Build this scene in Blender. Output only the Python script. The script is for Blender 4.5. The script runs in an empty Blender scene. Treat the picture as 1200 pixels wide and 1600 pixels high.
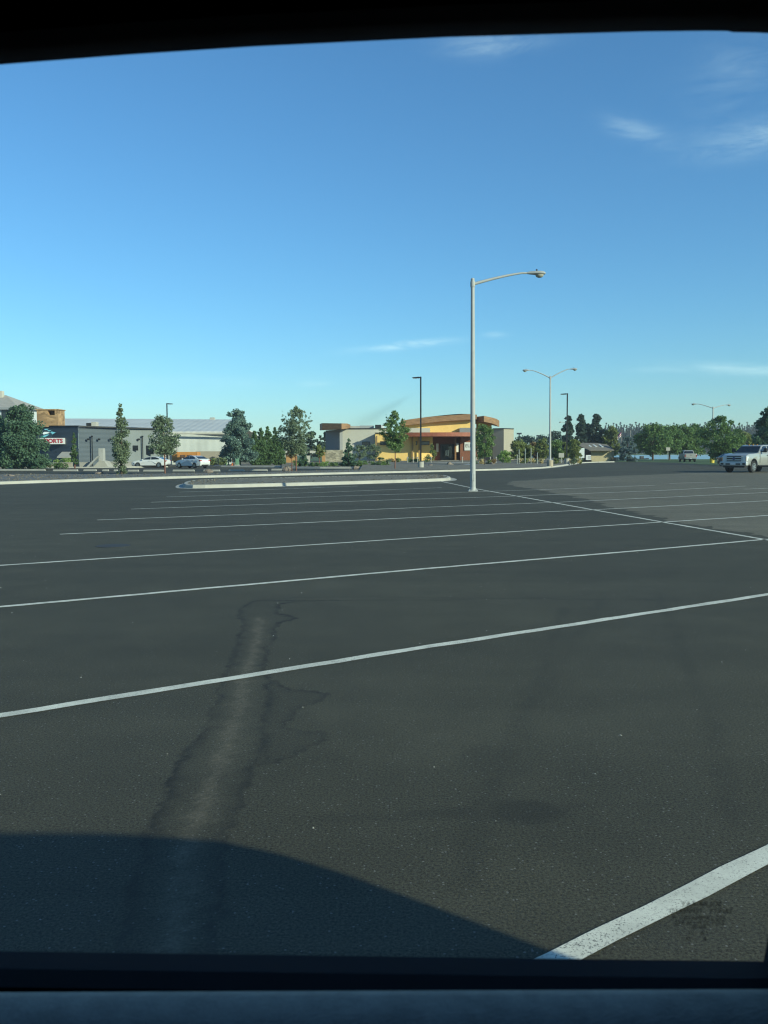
import bpy, bmesh, math, random
import numpy as np
from mathutils import Vector, Matrix

R = math.radians
random.seed(7); rng = np.random.default_rng(7)
scene = bpy.context.scene
C = scene.collection

# ------------------------------------------------------------------ camera
F = 1383.0; EYE = 1.6; YH = 709.0; SL = -0.004        # focal length in px of a 1200x1600 frame, horizon row, its slope
ROLL = math.atan(-SL); TILT = math.atan((800 - YH) / F)
A_ = Vector((1, 0, 0)); B_ = Vector((0, math.sin(TILT), math.cos(TILT))); F_ = Vector((0, math.cos(TILT), -math.sin(TILT)))
cr, sr = math.cos(ROLL), math.sin(ROLL)
camx = A_ * cr - B_ * sr; camy = A_ * sr + B_ * cr
cd = bpy.data.cameras.new('camera'); cam = bpy.data.objects.new('camera', cd); C.objects.link(cam)
cam.matrix_world = Matrix(((camx.x, camy.x, -F_.x, 0), (camx.y, camy.y, -F_.y, 0), (camx.z, camy.z, -F_.z, EYE), (0, 0, 0, 1)))
cd.sensor_fit = 'VERTICAL'; cd.sensor_height = 36; cd.lens = 36 * F / 1600
cd.clip_start = 0.02; cd.clip_end = 9000
cd.dof.use_dof = True; cd.dof.focus_distance = 40; cd.dof.aperture_fstop = 17
scene.camera = cam
scene.cycles.filter_width = 1.2

# ------------------------------------------------------------------ sky, sun, exposure
SUN_EL = 20.5; SUN_AZ = 53.0      # azimuth: degrees from straight behind the camera towards the right
sdir = Vector((math.sin(R(SUN_AZ)) * math.cos(R(SUN_EL)), -math.cos(R(SUN_AZ)) * math.cos(R(SUN_EL)), math.sin(R(SUN_EL))))
sl = bpy.data.lights.new('sun', 'SUN'); sl.energy = 4.4; sl.angle = R(0.53); sl.color = (1.0, 0.87, 0.71)
so = bpy.data.objects.new('sun', sl); C.objects.link(so); so.rotation_euler = sdir.to_track_quat('Z', 'Y').to_euler()
world = bpy.data.worlds.new('World'); scene.world = world; world.use_nodes = True
scene.view_settings.view_transform = 'Standard'; scene.view_settings.look = 'None'
scene.view_settings.gamma = 1.0; scene.view_settings.exposure = 0.62
SKY_STRENGTH = 0.125
HAZE = 0.00024

def ray(x, y):
    u, v = (x - 600) / F, (800 - y) / F
    return A_ * (u * cr + v * sr) + B_ * (-u * sr + v * cr) + F_
def gnd(x, y, z=0.0):
    d = ray(x, y); t = (z - EYE) / d.z
    return Vector((d.x * t, d.y * t, z))
def at(x, y, Y):
    d = ray(x, y); t = Y / d.y
    return Vector((d.x * t, Y, EYE + d.z * t))

def build_world():
    nt = world.node_tree; N = nt.nodes; Lk = nt.links; N.clear()
    out = N.new('ShaderNodeOutputWorld'); bg = N.new('ShaderNodeBackground'); sky = N.new('ShaderNodeTexSky')
    sky.sky_type = 'NISHITA'; sky.sun_disc = False; sky.sun_elevation = R(SUN_EL); sky.sun_rotation = R(180 - SUN_AZ)
    sky.altitude = 0; sky.air_density = 1.12; sky.dust_density = 0.06; sky.ozone_density = 7.8
    bg.inputs[1].default_value = SKY_STRENGTH
    tc = N.new('ShaderNodeTexCoord')
    def math_(op, a, b=None):
        n = N.new('ShaderNodeMath'); n.operation = op
        for i, q in enumerate((a, b)):
            if q is None: continue
            if isinstance(q, (int, float)): n.inputs[i].default_value = q
            else: Lk.new(q, n.inputs[i])
        return n.outputs[0]
    def dot(vec):
        n = N.new('ShaderNodeVectorMath'); n.operation = 'DOT_PRODUCT'
        Lk.new(tc.outputs['Generated'], n.inputs[0]); n.inputs[1].default_value = vec; return n.outputs['Value']
    mp = N.new('ShaderNodeMapping'); mp.inputs['Scale'].default_value = (7, 7, 26); mp.inputs['Rotation'].default_value = (0, R(-14), 0)
    Lk.new(tc.outputs['Generated'], mp.inputs[0])
    no = N.new('ShaderNodeTexNoise'); no.inputs['Scale'].default_value = 2.2; no.inputs['Detail'].default_value = 9; no.inputs['Roughness'].default_value = 0.68
    no.inputs['Distortion'].default_value = 0.5
    Lk.new(mp.outputs[0], no.inputs[0])
    nz = N.new('ShaderNodeMapRange'); nz.inputs['From Min'].default_value = 0.36; nz.inputs['From Max'].default_value = 0.72
    Lk.new(no.outputs[0], nz.inputs[0])
    total = None
    #      px   py   half-length, half-height (px), lean, amount
    for px, py, su, sv, lean, amt in ((630, 540, 62, 5.5, 0.10, 0.62), (775, 523, 16, 4, 0.0, 0.25), (990, 204, 40, 13, -0.25, 0.24), (1190, 214, 85, 20, 0.20, 0.27),
                                (775, 68, 62, 15, 0.1, 0.28), (1160, 577, 85, 8, -0.05, 0.34), (1150, 120, 60, 45, 0.5, 0.10), (490, 600, 25, 4, 0, .22),
                                (1020, 578, 50, 4, 0, .18), (250, 600, 220, 10, .02, .10)):
        c = ray(px, py).normalized(); u = (ray(px + 10, py - 10 * lean).normalized() - c).normalized(); v = c.cross(u) * -1
        a = math_('DIVIDE', dot(u), su / F); b = math_('DIVIDE', math_('SUBTRACT', dot(v), c.dot(v)), sv / F)
        a = math_('SUBTRACT', a, c.dot(u) / (su / F))
        e = math_('ADD', math_('MULTIPLY', a, a), math_('MULTIPLY', b, b))
        g = math_('EXPONENT', math_('MULTIPLY', e, -1.0))
        fr = math_('GREATER_THAN', dot(c), 0.0)
        g = math_('MULTIPLY', math_('MULTIPLY', g, amt), fr)
        total = g if total is None else math_('ADD', total, g)
    fac = math_('MULTIPLY', total, nz.outputs[0]); fac = math_('MINIMUM', fac, 0.9)
    mx = N.new('ShaderNodeMix'); mx.data_type = 'RGBA'
    Lk.new(fac, mx.inputs[0]); Lk.new(sky.outputs[0], mx.inputs[6]); mx.inputs[7].default_value = (6.8, 7.4, 7.8, 1)
    Lk.new(mx.outputs[2], bg.inputs[0]); Lk.new(bg.outputs[0], out.inputs[0])
build_world()

# ------------------------------------------------------------------ materials
def nodes(m):
    m.use_nodes = True; nt = m.node_tree; return nt, nt.nodes, nt.links, nt.nodes['Principled BSDF']
MATS = {}
def mat(name, col, rough=0.7, metal=0.0, var=0.0, scale=4.0, bump=0.0, bscale=None, coat=0.0, spec=0.5, island=0.0, stretch=None):
    if name in MATS: return MATS[name]
    m = bpy.data.materials.new(name); nt, N, L, b = nodes(m)
    b.inputs['Base Color'].default_value = (*col, 1); b.inputs['Roughness'].default_value = rough; b.inputs['Metallic'].default_value = metal
    b.inputs['Coat Weight'].default_value = coat; b.inputs['Specular IOR Level'].default_value = spec
    tc = N.new('ShaderNodeTexCoord'); src = tc.outputs['Object']
    if stretch:
        mp = N.new('ShaderNodeMapping'); mp.inputs['Scale'].default_value = stretch; L.new(src, mp.inputs[0]); src = mp.outputs[0]
    colout = None
    if var > 0:
        n = N.new('ShaderNodeTexNoise'); n.inputs['Scale'].default_value = scale; n.inputs['Detail'].default_value = 6; n.inputs['Roughness'].default_value = 0.65
        L.new(src, n.inputs[0])
        r = N.new('ShaderNodeValToRGB'); r.color_ramp.elements[0].position = .3; r.color_ramp.elements[1].position = .7
        r.color_ramp.elements[0].color = (*[c * (1 - var) for c in col], 1); r.color_ramp.elements[1].color = (*[min(1, c * (1 + var)) for c in col], 1)
        L.new(n.outputs[0], r.inputs[0]); colout = r.outputs[0]
    if island > 0:
        g = N.new('ShaderNodeNewGeometry'); h = N.new('ShaderNodeHueSaturation')
        mr = N.new('ShaderNodeMapRange'); mr.inputs['To Min'].default_value = 1 - island; mr.inputs['To Max'].default_value = 1 + island
        L.new(g.outputs['Random Per Island'], mr.inputs[0]); L.new(mr.outputs[0], h.inputs['Value'])
        h.inputs['Color'].default_value = (*col, 1)
        if colout: L.new(colout, h.inputs['Color'])
        colout = h.outputs[0]
    if colout: L.new(colout, b.inputs['Base Color'])
    if bump > 0:
        n2 = N.new('ShaderNodeTexNoise'); n2.inputs['Scale'].default_value = bscale or scale * 4; n2.inputs['Detail'].default_value = 4; L.new(src, n2.inputs[0])
        bp = N.new('ShaderNodeBump'); bp.inputs['Strength'].default_value = bump; bp.inputs['Distance'].default_value = 0.02
        L.new(n2.outputs[0], bp.inputs['Height']); L.new(bp.outputs[0], b.inputs['Normal'])
    MATS[name] = m; return m

def foliage(name, col, var=0.32, trans=0.38):
    if name in MATS: return MATS[name]
    m = bpy.data.materials.new(name); nt, N, L, b = nodes(m)
    g = N.new('ShaderNodeNewGeometry'); r = N.new('ShaderNodeValToRGB')
    r.color_ramp.elements[0].color = (*[c * (1 - var) for c in col], 1)
    r.color_ramp.elements[1].color = (col[0] * (1 + var), col[1] * (1 + var), col[2] * (1 + var * .6), 1)
    L.new(g.outputs['Random Per Island'], r.inputs[0]); L.new(r.outputs[0], b.inputs['Base Color'])
    b.inputs['Roughness'].default_value = 0.6; b.inputs['Specular IOR Level'].default_value = 0.25
    t = N.new('ShaderNodeBsdfTranslucent'); L.new(r.outputs[0], t.inputs[0])
    ms = N.new('ShaderNodeMixShader'); ms.inputs[0].default_value = trans
    L.new(b.outputs[0], ms.inputs[1]); L.new(t.outputs[0], ms.inputs[2]); L.new(ms.outputs[0], N['Material Output'].inputs[0])
    MATS[name] = m; return m

def asphalt(name, base, worn=False):
    m = bpy.data.materials.new(name); nt, N, L, b = nodes(m)
    g = N.new('ShaderNodeNewGeometry'); P = g.outputs['Position']
    def noise(s, d, ro=.6):
        n = N.new('ShaderNodeTexNoise'); n.inputs['Scale'].default_value = s; n.inputs['Detail'].default_value = d; n.inputs['Roughness'].default_value = ro; L.new(P, n.inputs[0]); return n.outputs[0]
    def ramp(src, a, c0, e, c1):
        r = N.new('ShaderNodeValToRGB'); r.color_ramp.elements[0].position = a; r.color_ramp.elements[1].position = e
        r.color_ramp.elements[0].color = (c0, c0, c0, 1); r.color_ramp.elements[1].color = (c1, c1, c1, 1); L.new(src, r.inputs[0]); return r.outputs[0]
    def mul(a, bb):
        x = N.new('ShaderNodeMix'); x.data_type = 'RGBA'; x.blend_type = 'MULTIPLY'; x.inputs[0].default_value = 1
        for i, q in ((6, a), (7, bb)):
            if isinstance(q, tuple): x.inputs[i].default_value = (*q, 1)
            else: L.new(q, x.inputs[i])
        return x.outputs[2]
    big = ramp(noise(0.16, 6), .3, .82, .72, 1.18)
    mid = ramp(noise(1.7, 5), .3, .88, .7, 1.12)
    fine = ramp(noise(85, 3, .85), .34, .25, .68, 1.9)
    # paving-machine streaks along the lanes
    mp = N.new('ShaderNodeMapping'); mp.inputs['Rotation'].default_value = (0, 0, R(-34)); mp.inputs['Scale'].default_value = (.05, 1.1, 1); L.new(P, mp.inputs[0])
    sn = N.new('ShaderNodeTexNoise'); sn.inputs['Scale'].default_value = 1.0; sn.inputs['Detail'].default_value = 4; L.new(mp.outputs[0], sn.inputs[0])
    streak = ramp(sn.outputs[0], .35, .92, .65, 1.09)
    col = mul(mul(mul(mul(base, big), mid), fine), streak)
    # pale aggregate chips
    vo = N.new('ShaderNodeTexVoronoi'); vo.inputs['Scale'].default_value = 74; L.new(P, vo.inputs[0])
    sp = N.new('ShaderNodeSeparateColor'); L.new(vo.outputs['Color'], sp.inputs[0])
    gt = N.new('ShaderNodeMath'); gt.operation = 'GREATER_THAN'; gt.inputs[1].default_value = .955 if not worn else .9; L.new(sp.outputs[0], gt.inputs[0])
    lt = N.new('ShaderNodeMath'); lt.operation = 'LESS_THAN'; lt.inputs[1].default_value = .33; L.new(vo.outputs['Distance'], lt.inputs[0])
    ml = N.new('ShaderNodeMath'); ml.operation = 'MULTIPLY'; L.new(gt.outputs[0], ml.inputs[0]); L.new(lt.outputs[0], ml.inputs[1])
    ml2 = N.new('ShaderNodeMath'); ml2.operation = 'MULTIPLY'; ml2.inputs[1].default_value = .75; L.new(ml.outputs[0], ml2.inputs[0])
    mx = N.new('ShaderNodeMix'); mx.data_type = 'RGBA'; L.new(ml2.outputs[0], mx.inputs[0]); L.new(col, mx.inputs[6]); mx.inputs[7].default_value = (.20, .19, .17, 1); col = mx.outputs[2]
    at_ = N.new('ShaderNodeAttribute'); at_.attribute_name = 'stain'
    ss = N.new('ShaderNodeSeparateColor'); L.new(at_.outputs['Color'], ss.inputs[0])
    d = N.new('ShaderNodeMix'); d.data_type = 'RGBA'; L.new(ss.outputs[0], d.inputs[0]); L.new(col, d.inputs[6]); d.inputs[7].default_value = (.018, .0165, .0125, 1)
    l = N.new('ShaderNodeMix'); l.data_type = 'RGBA'; L.new(ss.outputs[1], l.inputs[0]); L.new(d.outputs[2], l.inputs[6])
    dust = mul((.150, .126, .088), ramp(noise(60, 4, .8), .3, .5, .7, 1.5)); L.new(dust, l.inputs[7])
    L.new(l.outputs[2], b.inputs['Base Color'])
    b.inputs['Roughness'].default_value = .85; b.inputs['Specular IOR Level'].default_value = .25
    bp = N.new('ShaderNodeBump'); bp.inputs['Strength'].default_value = .55; bp.inputs['Distance'].default_value = .006
    L.new(noise(130, 3, .7), bp.inputs['Height']); L.new(bp.outputs[0], b.inputs['Normal'])
    return m

def paint_mat():
    m = bpy.data.materials.new('line_paint'); nt, N, L, b = nodes(m)
    g = N.new('ShaderNodeNewGeometry')
    n = N.new('ShaderNodeTexNoise'); n.inputs['Scale'].default_value = 120; n.inputs['Detail'].default_value = 3; n.inputs['Roughness'].default_value = .75; L.new(g.outputs['Position'], n.inputs[0])
    n2 = N.new('ShaderNodeTexNoise'); n2.inputs['Scale'].default_value = 1.3; n2.inputs['Detail'].default_value = 5; L.new(g.outputs['Position'], n2.inputs[0])
    ad = N.new('ShaderNodeMath'); ad.operation = 'MULTIPLY_ADD'; ad.inputs[1].default_value = .22; L.new(n2.outputs[0], ad.inputs[0]); L.new(n.outputs[0], ad.inputs[2])
    r = N.new('ShaderNodeValToRGB'); r.color_ramp.elements[0].position = .44; r.color_ramp.elements[1].position = .56
    r.color_ramp.elements[0].color = (.09, .09, .085, 1); r.color_ramp.elements[1].color = (.76, .72, .60, 1)
    L.new(ad.outputs[0], r.inputs[0])
    n3 = N.new('ShaderNodeTexNoise'); n3.inputs['Scale'].default_value = 3.1; n3.inputs['Detail'].default_value = 6; n3.inputs['Roughness'].default_value = .7; L.new(g.outputs['Position'], n3.inputs[0])
    mr3 = N.new('ShaderNodeMapRange'); mr3.inputs['From Min'].default_value = .3; mr3.inputs['From Max'].default_value = .6; mr3.inputs['To Min'].default_value = .66; mr3.inputs['To Max'].default_value = 1.0; L.new(n3.outputs[0], mr3.inputs[0])
    mm3 = N.new('ShaderNodeMix'); mm3.data_type = 'RGBA'; mm3.blend_type = 'MULTIPLY'; mm3.inputs[0].default_value = 1; L.new(r.outputs[0], mm3.inputs[6]); L.new(mr3.outputs[0], mm3.inputs[7])
    L.new(mm3.outputs[2], b.inputs['Base Color']); b.inputs['Roughness'].default_value = .75
    bp = N.new('ShaderNodeBump'); bp.inputs['Strength'].default_value = .4; bp.inputs['Distance'].default_value = .004
    L.new(n.outputs[0], bp.inputs['Height']); L.new(bp.outputs[0], b.inputs['Normal'])
    return m

def ribbed(name, col, per_m, axis='X', rough=.45, metal=.0, depth=.03):
    m = bpy.data.materials.new(name); nt, N, L, b = nodes(m)
    tc = N.new('ShaderNodeTexCoord'); w = N.new('ShaderNodeTexWave'); w.bands_direction = axis; w.inputs['Scale'].default_value = per_m * .3142; L.new(tc.outputs['Object'], w.inputs[0])
    n = N.new('ShaderNodeTexNoise'); n.inputs['Scale'].default_value = .35; n.inputs['Detail'].default_value = 6; L.new(tc.outputs['Object'], n.inputs[0])
    r = N.new('ShaderNodeValToRGB'); r.color_ramp.elements[0].position = .3; r.color_ramp.elements[1].position = .7
    r.color_ramp.elements[0].color = (*[c * .88 for c in col], 1); r.color_ramp.elements[1].color = (*[min(1, c * 1.08) for c in col], 1)
    L.new(n.outputs[0], r.inputs[0]); L.new(r.outputs[0], b.inputs['Base Color'])
    b.inputs['Roughness'].default_value = rough; b.inputs['Metallic'].default_value = metal
    bp = N.new('ShaderNodeBump'); bp.inputs['Strength'].default_value = .6; bp.inputs['Distance'].default_value = depth
    L.new(w.outputs['Fac'], bp.inputs['Height']); L.new(bp.outputs[0], b.inputs['Normal'])
    return m

def stone_mat(name, col, sx, sz):
    m = bpy.data.materials.new(name); nt, N, L, b = nodes(m)
    tc = N.new('ShaderNodeTexCoord'); mp = N.new('ShaderNodeMapping'); mp.inputs['Scale'].default_value = (sx, sx, sz); L.new(tc.outputs['Object'], mp.inputs[0])
    v = N.new('ShaderNodeTexVoronoi'); v.inputs['Scale'].default_value = 1; L.new(mp.outputs[0], v.inputs[0])
    s = N.new('ShaderNodeSeparateColor'); L.new(v.outputs['Color'], s.inputs[0])
    r = N.new('ShaderNodeValToRGB'); r.color_ramp.elements[0].color = (*[c * .6 for c in col], 1); r.color_ramp.elements[1].color = (*[min(1, c * 1.35) for c in col], 1)
    L.new(s.outputs[0], r.inputs[0]); L.new(r.outputs[0], b.inputs['Base Color']); b.inputs['Roughness'].default_value = .85
    bp = N.new('ShaderNodeBump'); bp.inputs['Strength'].default_value = .8; bp.inputs['Distance'].default_value = .05; bp.invert = True
    L.new(v.outputs['Distance'], bp.inputs['Height']); L.new(bp.outputs[0], b.inputs['Normal'])
    return m

def glass_mat(name, tint, haze=0.0):
    m = bpy.data.materials.new(name); nt, N, L, b = nodes(m); N.remove(b)
    t = N.new('ShaderNodeBsdfTransparent'); t.inputs[0].default_value = (*tint, 1)
    if haze:      # a wiped smear on the pane: a wedge that narrows towards its upper end
        p0 = at(556, 668, .531); p1 = at(645, 616, .531); d_ = p1 - p0; ln = d_.length; u_ = d_ / ln; w_ = Vector((-u_.z, 0, u_.x))
        tcs = N.new('ShaderNodeTexCoord')
        def lin(vec, off, sc):
            q = N.new('ShaderNodeVectorMath'); q.operation = 'DOT_PRODUCT'; L.new(tcs.outputs['Object'], q.inputs[0]); q.inputs[1].default_value = vec
            r_ = N.new('ShaderNodeMath'); r_.operation = 'MULTIPLY_ADD'; r_.inputs[1].default_value = sc; r_.inputs[2].default_value = -off * sc; L.new(q.outputs['Value'], r_.inputs[0]); return r_.outputs[0]
        def mth(op, a, b_=None):
            q = N.new('ShaderNodeMath'); q.operation = op
            for i_, v_ in enumerate((a, b_)):
                if v_ is None: continue
                if isinstance(v_, (int, float)): q.inputs[i_].default_value = v_
                else: L.new(v_, q.inputs[i_])
            return q.outputs[0]
        al = lin(u_, p0.dot(u_), 1 / ln); ac = lin(w_, p0.dot(w_), 1 / .0035)
        wid = mth('ADD', mth('MULTIPLY', mth('SUBTRACT', 1.0, al), 1.1), .25); b2_ = mth('DIVIDE', ac, wid)
        g1 = mth('EXPONENT', mth('MULTIPLY', mth('MULTIPLY', b2_, b2_), -1.0)); e_ = mth('MULTIPLY', mth('SUBTRACT', al, .42), 2.1)
        g2 = mth('EXPONENT', mth('MULTIPLY', mth('POWER', mth('ABSOLUTE', e_), 4.0), -1.0)); mk = mth('MULTIPLY', mth('MULTIPLY', g1, g2), .16)
        mxs = N.new('ShaderNodeMix'); mxs.data_type = 'RGBA'; L.new(mk, mxs.inputs[0]); mxs.inputs[6].default_value = (*tint, 1); mxs.inputs[7].default_value = (.12, .15, .16, 1); L.new(mxs.outputs[2], t.inputs[0])
    g = N.new('ShaderNodeBsdfGlossy'); g.inputs['Roughness'].default_value = .02
    fr = N.new('ShaderNodeFresnel'); fr.inputs[0].default_value = 1.35
    ms = N.new('ShaderNodeMixShader'); L.new(fr.outputs[0], ms.inputs[0]); L.new(t.outputs[0], ms.inputs[1]); L.new(g.outputs[0], ms.inputs[2])
    last = ms.outputs[0]
    if haze:
        d = N.new('ShaderNodeBsdfTranslucent'); d.inputs[0].default_value = (.95, .90, .80, 1)
        tc = N.new('ShaderNodeTexCoord'); n = N.new('ShaderNodeTexNoise'); n.inputs['Scale'].default_value = 5; n.inputs['Detail'].default_value = 6; L.new(tc.outputs['Object'], n.inputs[0])
        mm = N.new('ShaderNodeMath'); mm.operation = 'MULTIPLY'; mm.inputs[1].default_value = haze * 2; L.new(n.outputs[0], mm.inputs[0])
        m2 = N.new('ShaderNodeMixShader'); L.new(mm.outputs[0], m2.inputs[0]); L.new(last, m2.inputs[1]); L.new(d.outputs[0], m2.inputs[2]); last = m2.outputs[0]
    L.new(last, N['Material Output'].inputs[0]); return m

M_ASPH = asphalt('asphalt', (.0625, .0565, .0370))
M_WORN = asphalt('asphalt_worn', (.140, .122, .086), True)
M_PAINT = paint_mat()
M_CONC = mat('concrete', (.37, .35, .30), .85, var=.12, scale=1.2, bump=.2, bscale=30)
M_CONCG = mat('concrete_grey', (.36, .35, .32), .85, var=.12, scale=2, bump=.2, bscale=30)
M_SOIL = mat('soil_gravel', (.165, .145, .110), .95, var=.45, scale=3.5, bump=.8, bscale=22)
M_GRAVEL = mat('grey_gravel', (.13, .125, .115), .95, var=.5, scale=5, bump=.9, bscale=25)
M_STONE = mat('stone_chip', (.11, .095, .072), .9, var=.3, scale=6, island=.5)
M_LAWN = mat('lawn', (.060, .105, .025), .9, var=.35, scale=1.0, bump=.8, bscale=9)
M_GALV = mat('galvanised', (.37, .37, .355), .6, metal=.0, var=.08, scale=3)
M_PLAM = mat('lamp_housing', (.38, .38, .36), .4, metal=.1, var=.05)
M_LENS = mat('lamp_lens', (.36, .35, .28), .15)
M_BLACK = mat('black_metal', (.012, .013, .014), .4, metal=.2)
M_DARK = mat('dark_trim', (.012, .012, .013), .6)
M_TYRE = mat('tyre', (.014, .014, .014), .85)
M_RIM = mat('rim', (.55, .55, .56), .25, metal=.9)
M_CGLASS = mat('car_glass', (.012, .016, .018), .06, spec=.8)
M_WGLASS = mat('window_pane', (.015, .020, .025), .08, spec=.7)
M_CHROME = mat('chrome', (.7, .7, .7), .12, metal=1)
M_WHITE = mat('white_paint', (.66, .66, .64), .3, coat=.5)
M_SILVER = mat('pale_gold_paint', (.40, .40, .37), .28, metal=.35, coat=.6, var=.03)
M_GREYT = mat('grey_beige_paint', (.42, .40, .36), .3, metal=.3, coat=.5)
M_BLUEC = mat('dark_blue_paint', (.012, .022, .04), .25, coat=.6)
M_RED = mat('red_plastic', (.35, .01, .008), .3)
M_AMBER = mat('amber', (.6, .2, .02), .3)
M_HLIGHT = mat('headlight', (.6, .62, .62), .12)
M_BARK = mat('bark', (.085, .060, .042), .9, var=.3, scale=6)
M_BARKR = mat('red_bark', (.17, .075, .05), .9, var=.25, scale=6)
M_PALEB = mat('pale_bark', (.30, .28, .24), .9, var=.25, scale=6)

# ------------------------------------------------------------------ mesh helpers
class MB:
    def __init__(s): s.v = []; s.f = []
    def add(s, vs, fs):
        o = len(s.v); s.v += [tuple(p) for p in vs]; s.f += [tuple(i + o for i in f) for f in fs]; return s
    def box(s, x0, x1, y0, y1, z0, z1):
        return s.add([(x0, y0, z0), (x1, y0, z0), (x1, y1, z0), (x0, y1, z0), (x0, y0, z1), (x1, y0, z1), (x1, y1, z1), (x0, y1, z1)],
                     [(0, 3, 2, 1), (4, 5, 6, 7), (0, 1, 5, 4), (1, 2, 6, 5), (2, 3, 7, 6), (3, 0, 4, 7)])
    def prism(s, pts, z0, z1):
        n = len(pts); zb = z0 if isinstance(z0, (list, tuple)) else [z0] * n; zt = z1 if isinstance(z1, (list, tuple)) else [z1] * n
        vs = [(p[0], p[1], zb[i]) for i, p in enumerate(pts)] + [(p[0], p[1], zt[i]) for i, p in enumerate(pts)]
        return s.add(vs, [tuple(range(n))[::-1], tuple(range(n, 2 * n))] + [(i, (i + 1) % n, n + (i + 1) % n, n + i) for i in range(n)])
    def side(s, prof, y0, y1):      # XZ profile extruded over y
        n = len(prof); vs = [(p[0], y0, p[1]) for p in prof] + [(p[0], y1, p[1]) for p in prof]
        return s.add(vs, [tuple(range(n)), tuple(range(n, 2 * n))[::-1]] + [(i, n + i, n + (i + 1) % n, (i + 1) % n) for i in range(n)])
    def tube(s, pts, rad, n=8, cap=True):
        pts = [Vector(p) for p in pts]; rad = rad if isinstance(rad, (list, tuple)) else [rad] * len(pts); base = len(s.v); fs = []; vs = []
        for i, p in enumerate(pts):
            t = (pts[min(i + 1, len(pts) - 1)] - pts[max(i - 1, 0)]).normalized()
            a = t.cross(Vector((0, 1, 0)) if abs(t.y) < .9 else Vector((1, 0, 0))).normalized(); b = t.cross(a)
            for k in range(n):
                q = 2 * math.pi * (k + .5) / n; vs.append(p + (a * math.cos(q) + b * math.sin(q)) * rad[i])
        for i in range(len(pts) - 1):
            for k in range(n): fs.append((i * n + k, i * n + (k + 1) % n, (i + 1) * n + (k + 1) % n, (i + 1) * n + k))
        if cap: fs += [tuple(range(n))[::-1], tuple(range((len(pts) - 1) * n, len(pts) * n))]
        return s.add(vs, fs)
    def build(s, name, m, parent=None, bevel=0, smooth=False, seg=2):
        me = bpy.data.meshes.new(name); me.from_pydata(s.v, [], s.f)
        bm = bmesh.new(); bm.from_mesh(me); bmesh.ops.recalc_face_normals(bm, faces=bm.faces)
        if bevel: bmesh.ops.bevel(bm, geom=bm.edges[:], offset=bevel, segments=seg, affect='EDGES', profile=.6, clamp_overlap=True)
        bm.to_mesh(me); bm.free()
        if smooth: me.shade_smooth(); me.set_sharp_from_angle(angle=R(38))
        return link(name, me, m, parent)
def link(name, me, m, parent=None):
    o = bpy.data.objects.new(name, me); C.objects.link(o)
    if m is not None and not me.materials: me.materials.append(m)
    if parent: o.parent = parent
    return o
def tag(o, label=None, cat=None, group=None, kind=None):
    if label: o['label'] = label
    if cat: o['category'] = cat
    if group: o['group'] = group
    if kind: o['kind'] = kind
    return o
def empty(name, loc=(0, 0, 0), rz=0, label=None, cat=None, group=None):
    o = bpy.data.objects.new(name, None); C.objects.link(o); o.location = loc; o.rotation_euler = (0, 0, rz); o.empty_display_size = .2
    return tag(o, label, cat, group)
def struct(name, mb, m, bevel=0): return tag(mb.build(name, m, bevel=bevel), kind='structure')
def copy_tree(o, parent=None):
    c = o.copy(); C.objects.link(c); c.parent = parent
    for ch in list(o.children): copy_tree(ch, c)
    return c
def text_mesh(name, body, size, m, parent=None, extrude=.004, align='CENTER', bold=0.0):
    cu = bpy.data.curves.new(name, 'FONT'); cu.body = body; cu.size = size; cu.extrude = extrude; cu.align_x = align; cu.align_y = 'CENTER'
    cu.resolution_u = 3; cu.offset = bold
    t = bpy.data.objects.new(name + '_tmp', cu); C.objects.link(t)
    dg = bpy.context.evaluated_depsgraph_get(); dg.update()
    me = bpy.data.meshes.new_from_object(t.evaluated_get(dg)); bpy.data.objects.remove(t); bpy.data.curves.remove(cu)
    me.name = name; me.materials.clear()
    return link(name, me, m, parent)
def wall_front(mb, x0, x1, y0, y1, Y, d):    # box whose front covers pixels x0..x1, y0..y1 at depth Y, d deep
    a, b = at(x0, y1, Y), at(x1, y0, Y); return mb.box(a.x, b.x, Y, Y + d, a.z, b.z)
def fp(*pts): return [(at(p[0], 710, p[1]).x, p[1]) for p in pts]
def zz(y, Y, x=600): return at(x, y, Y).z

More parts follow.
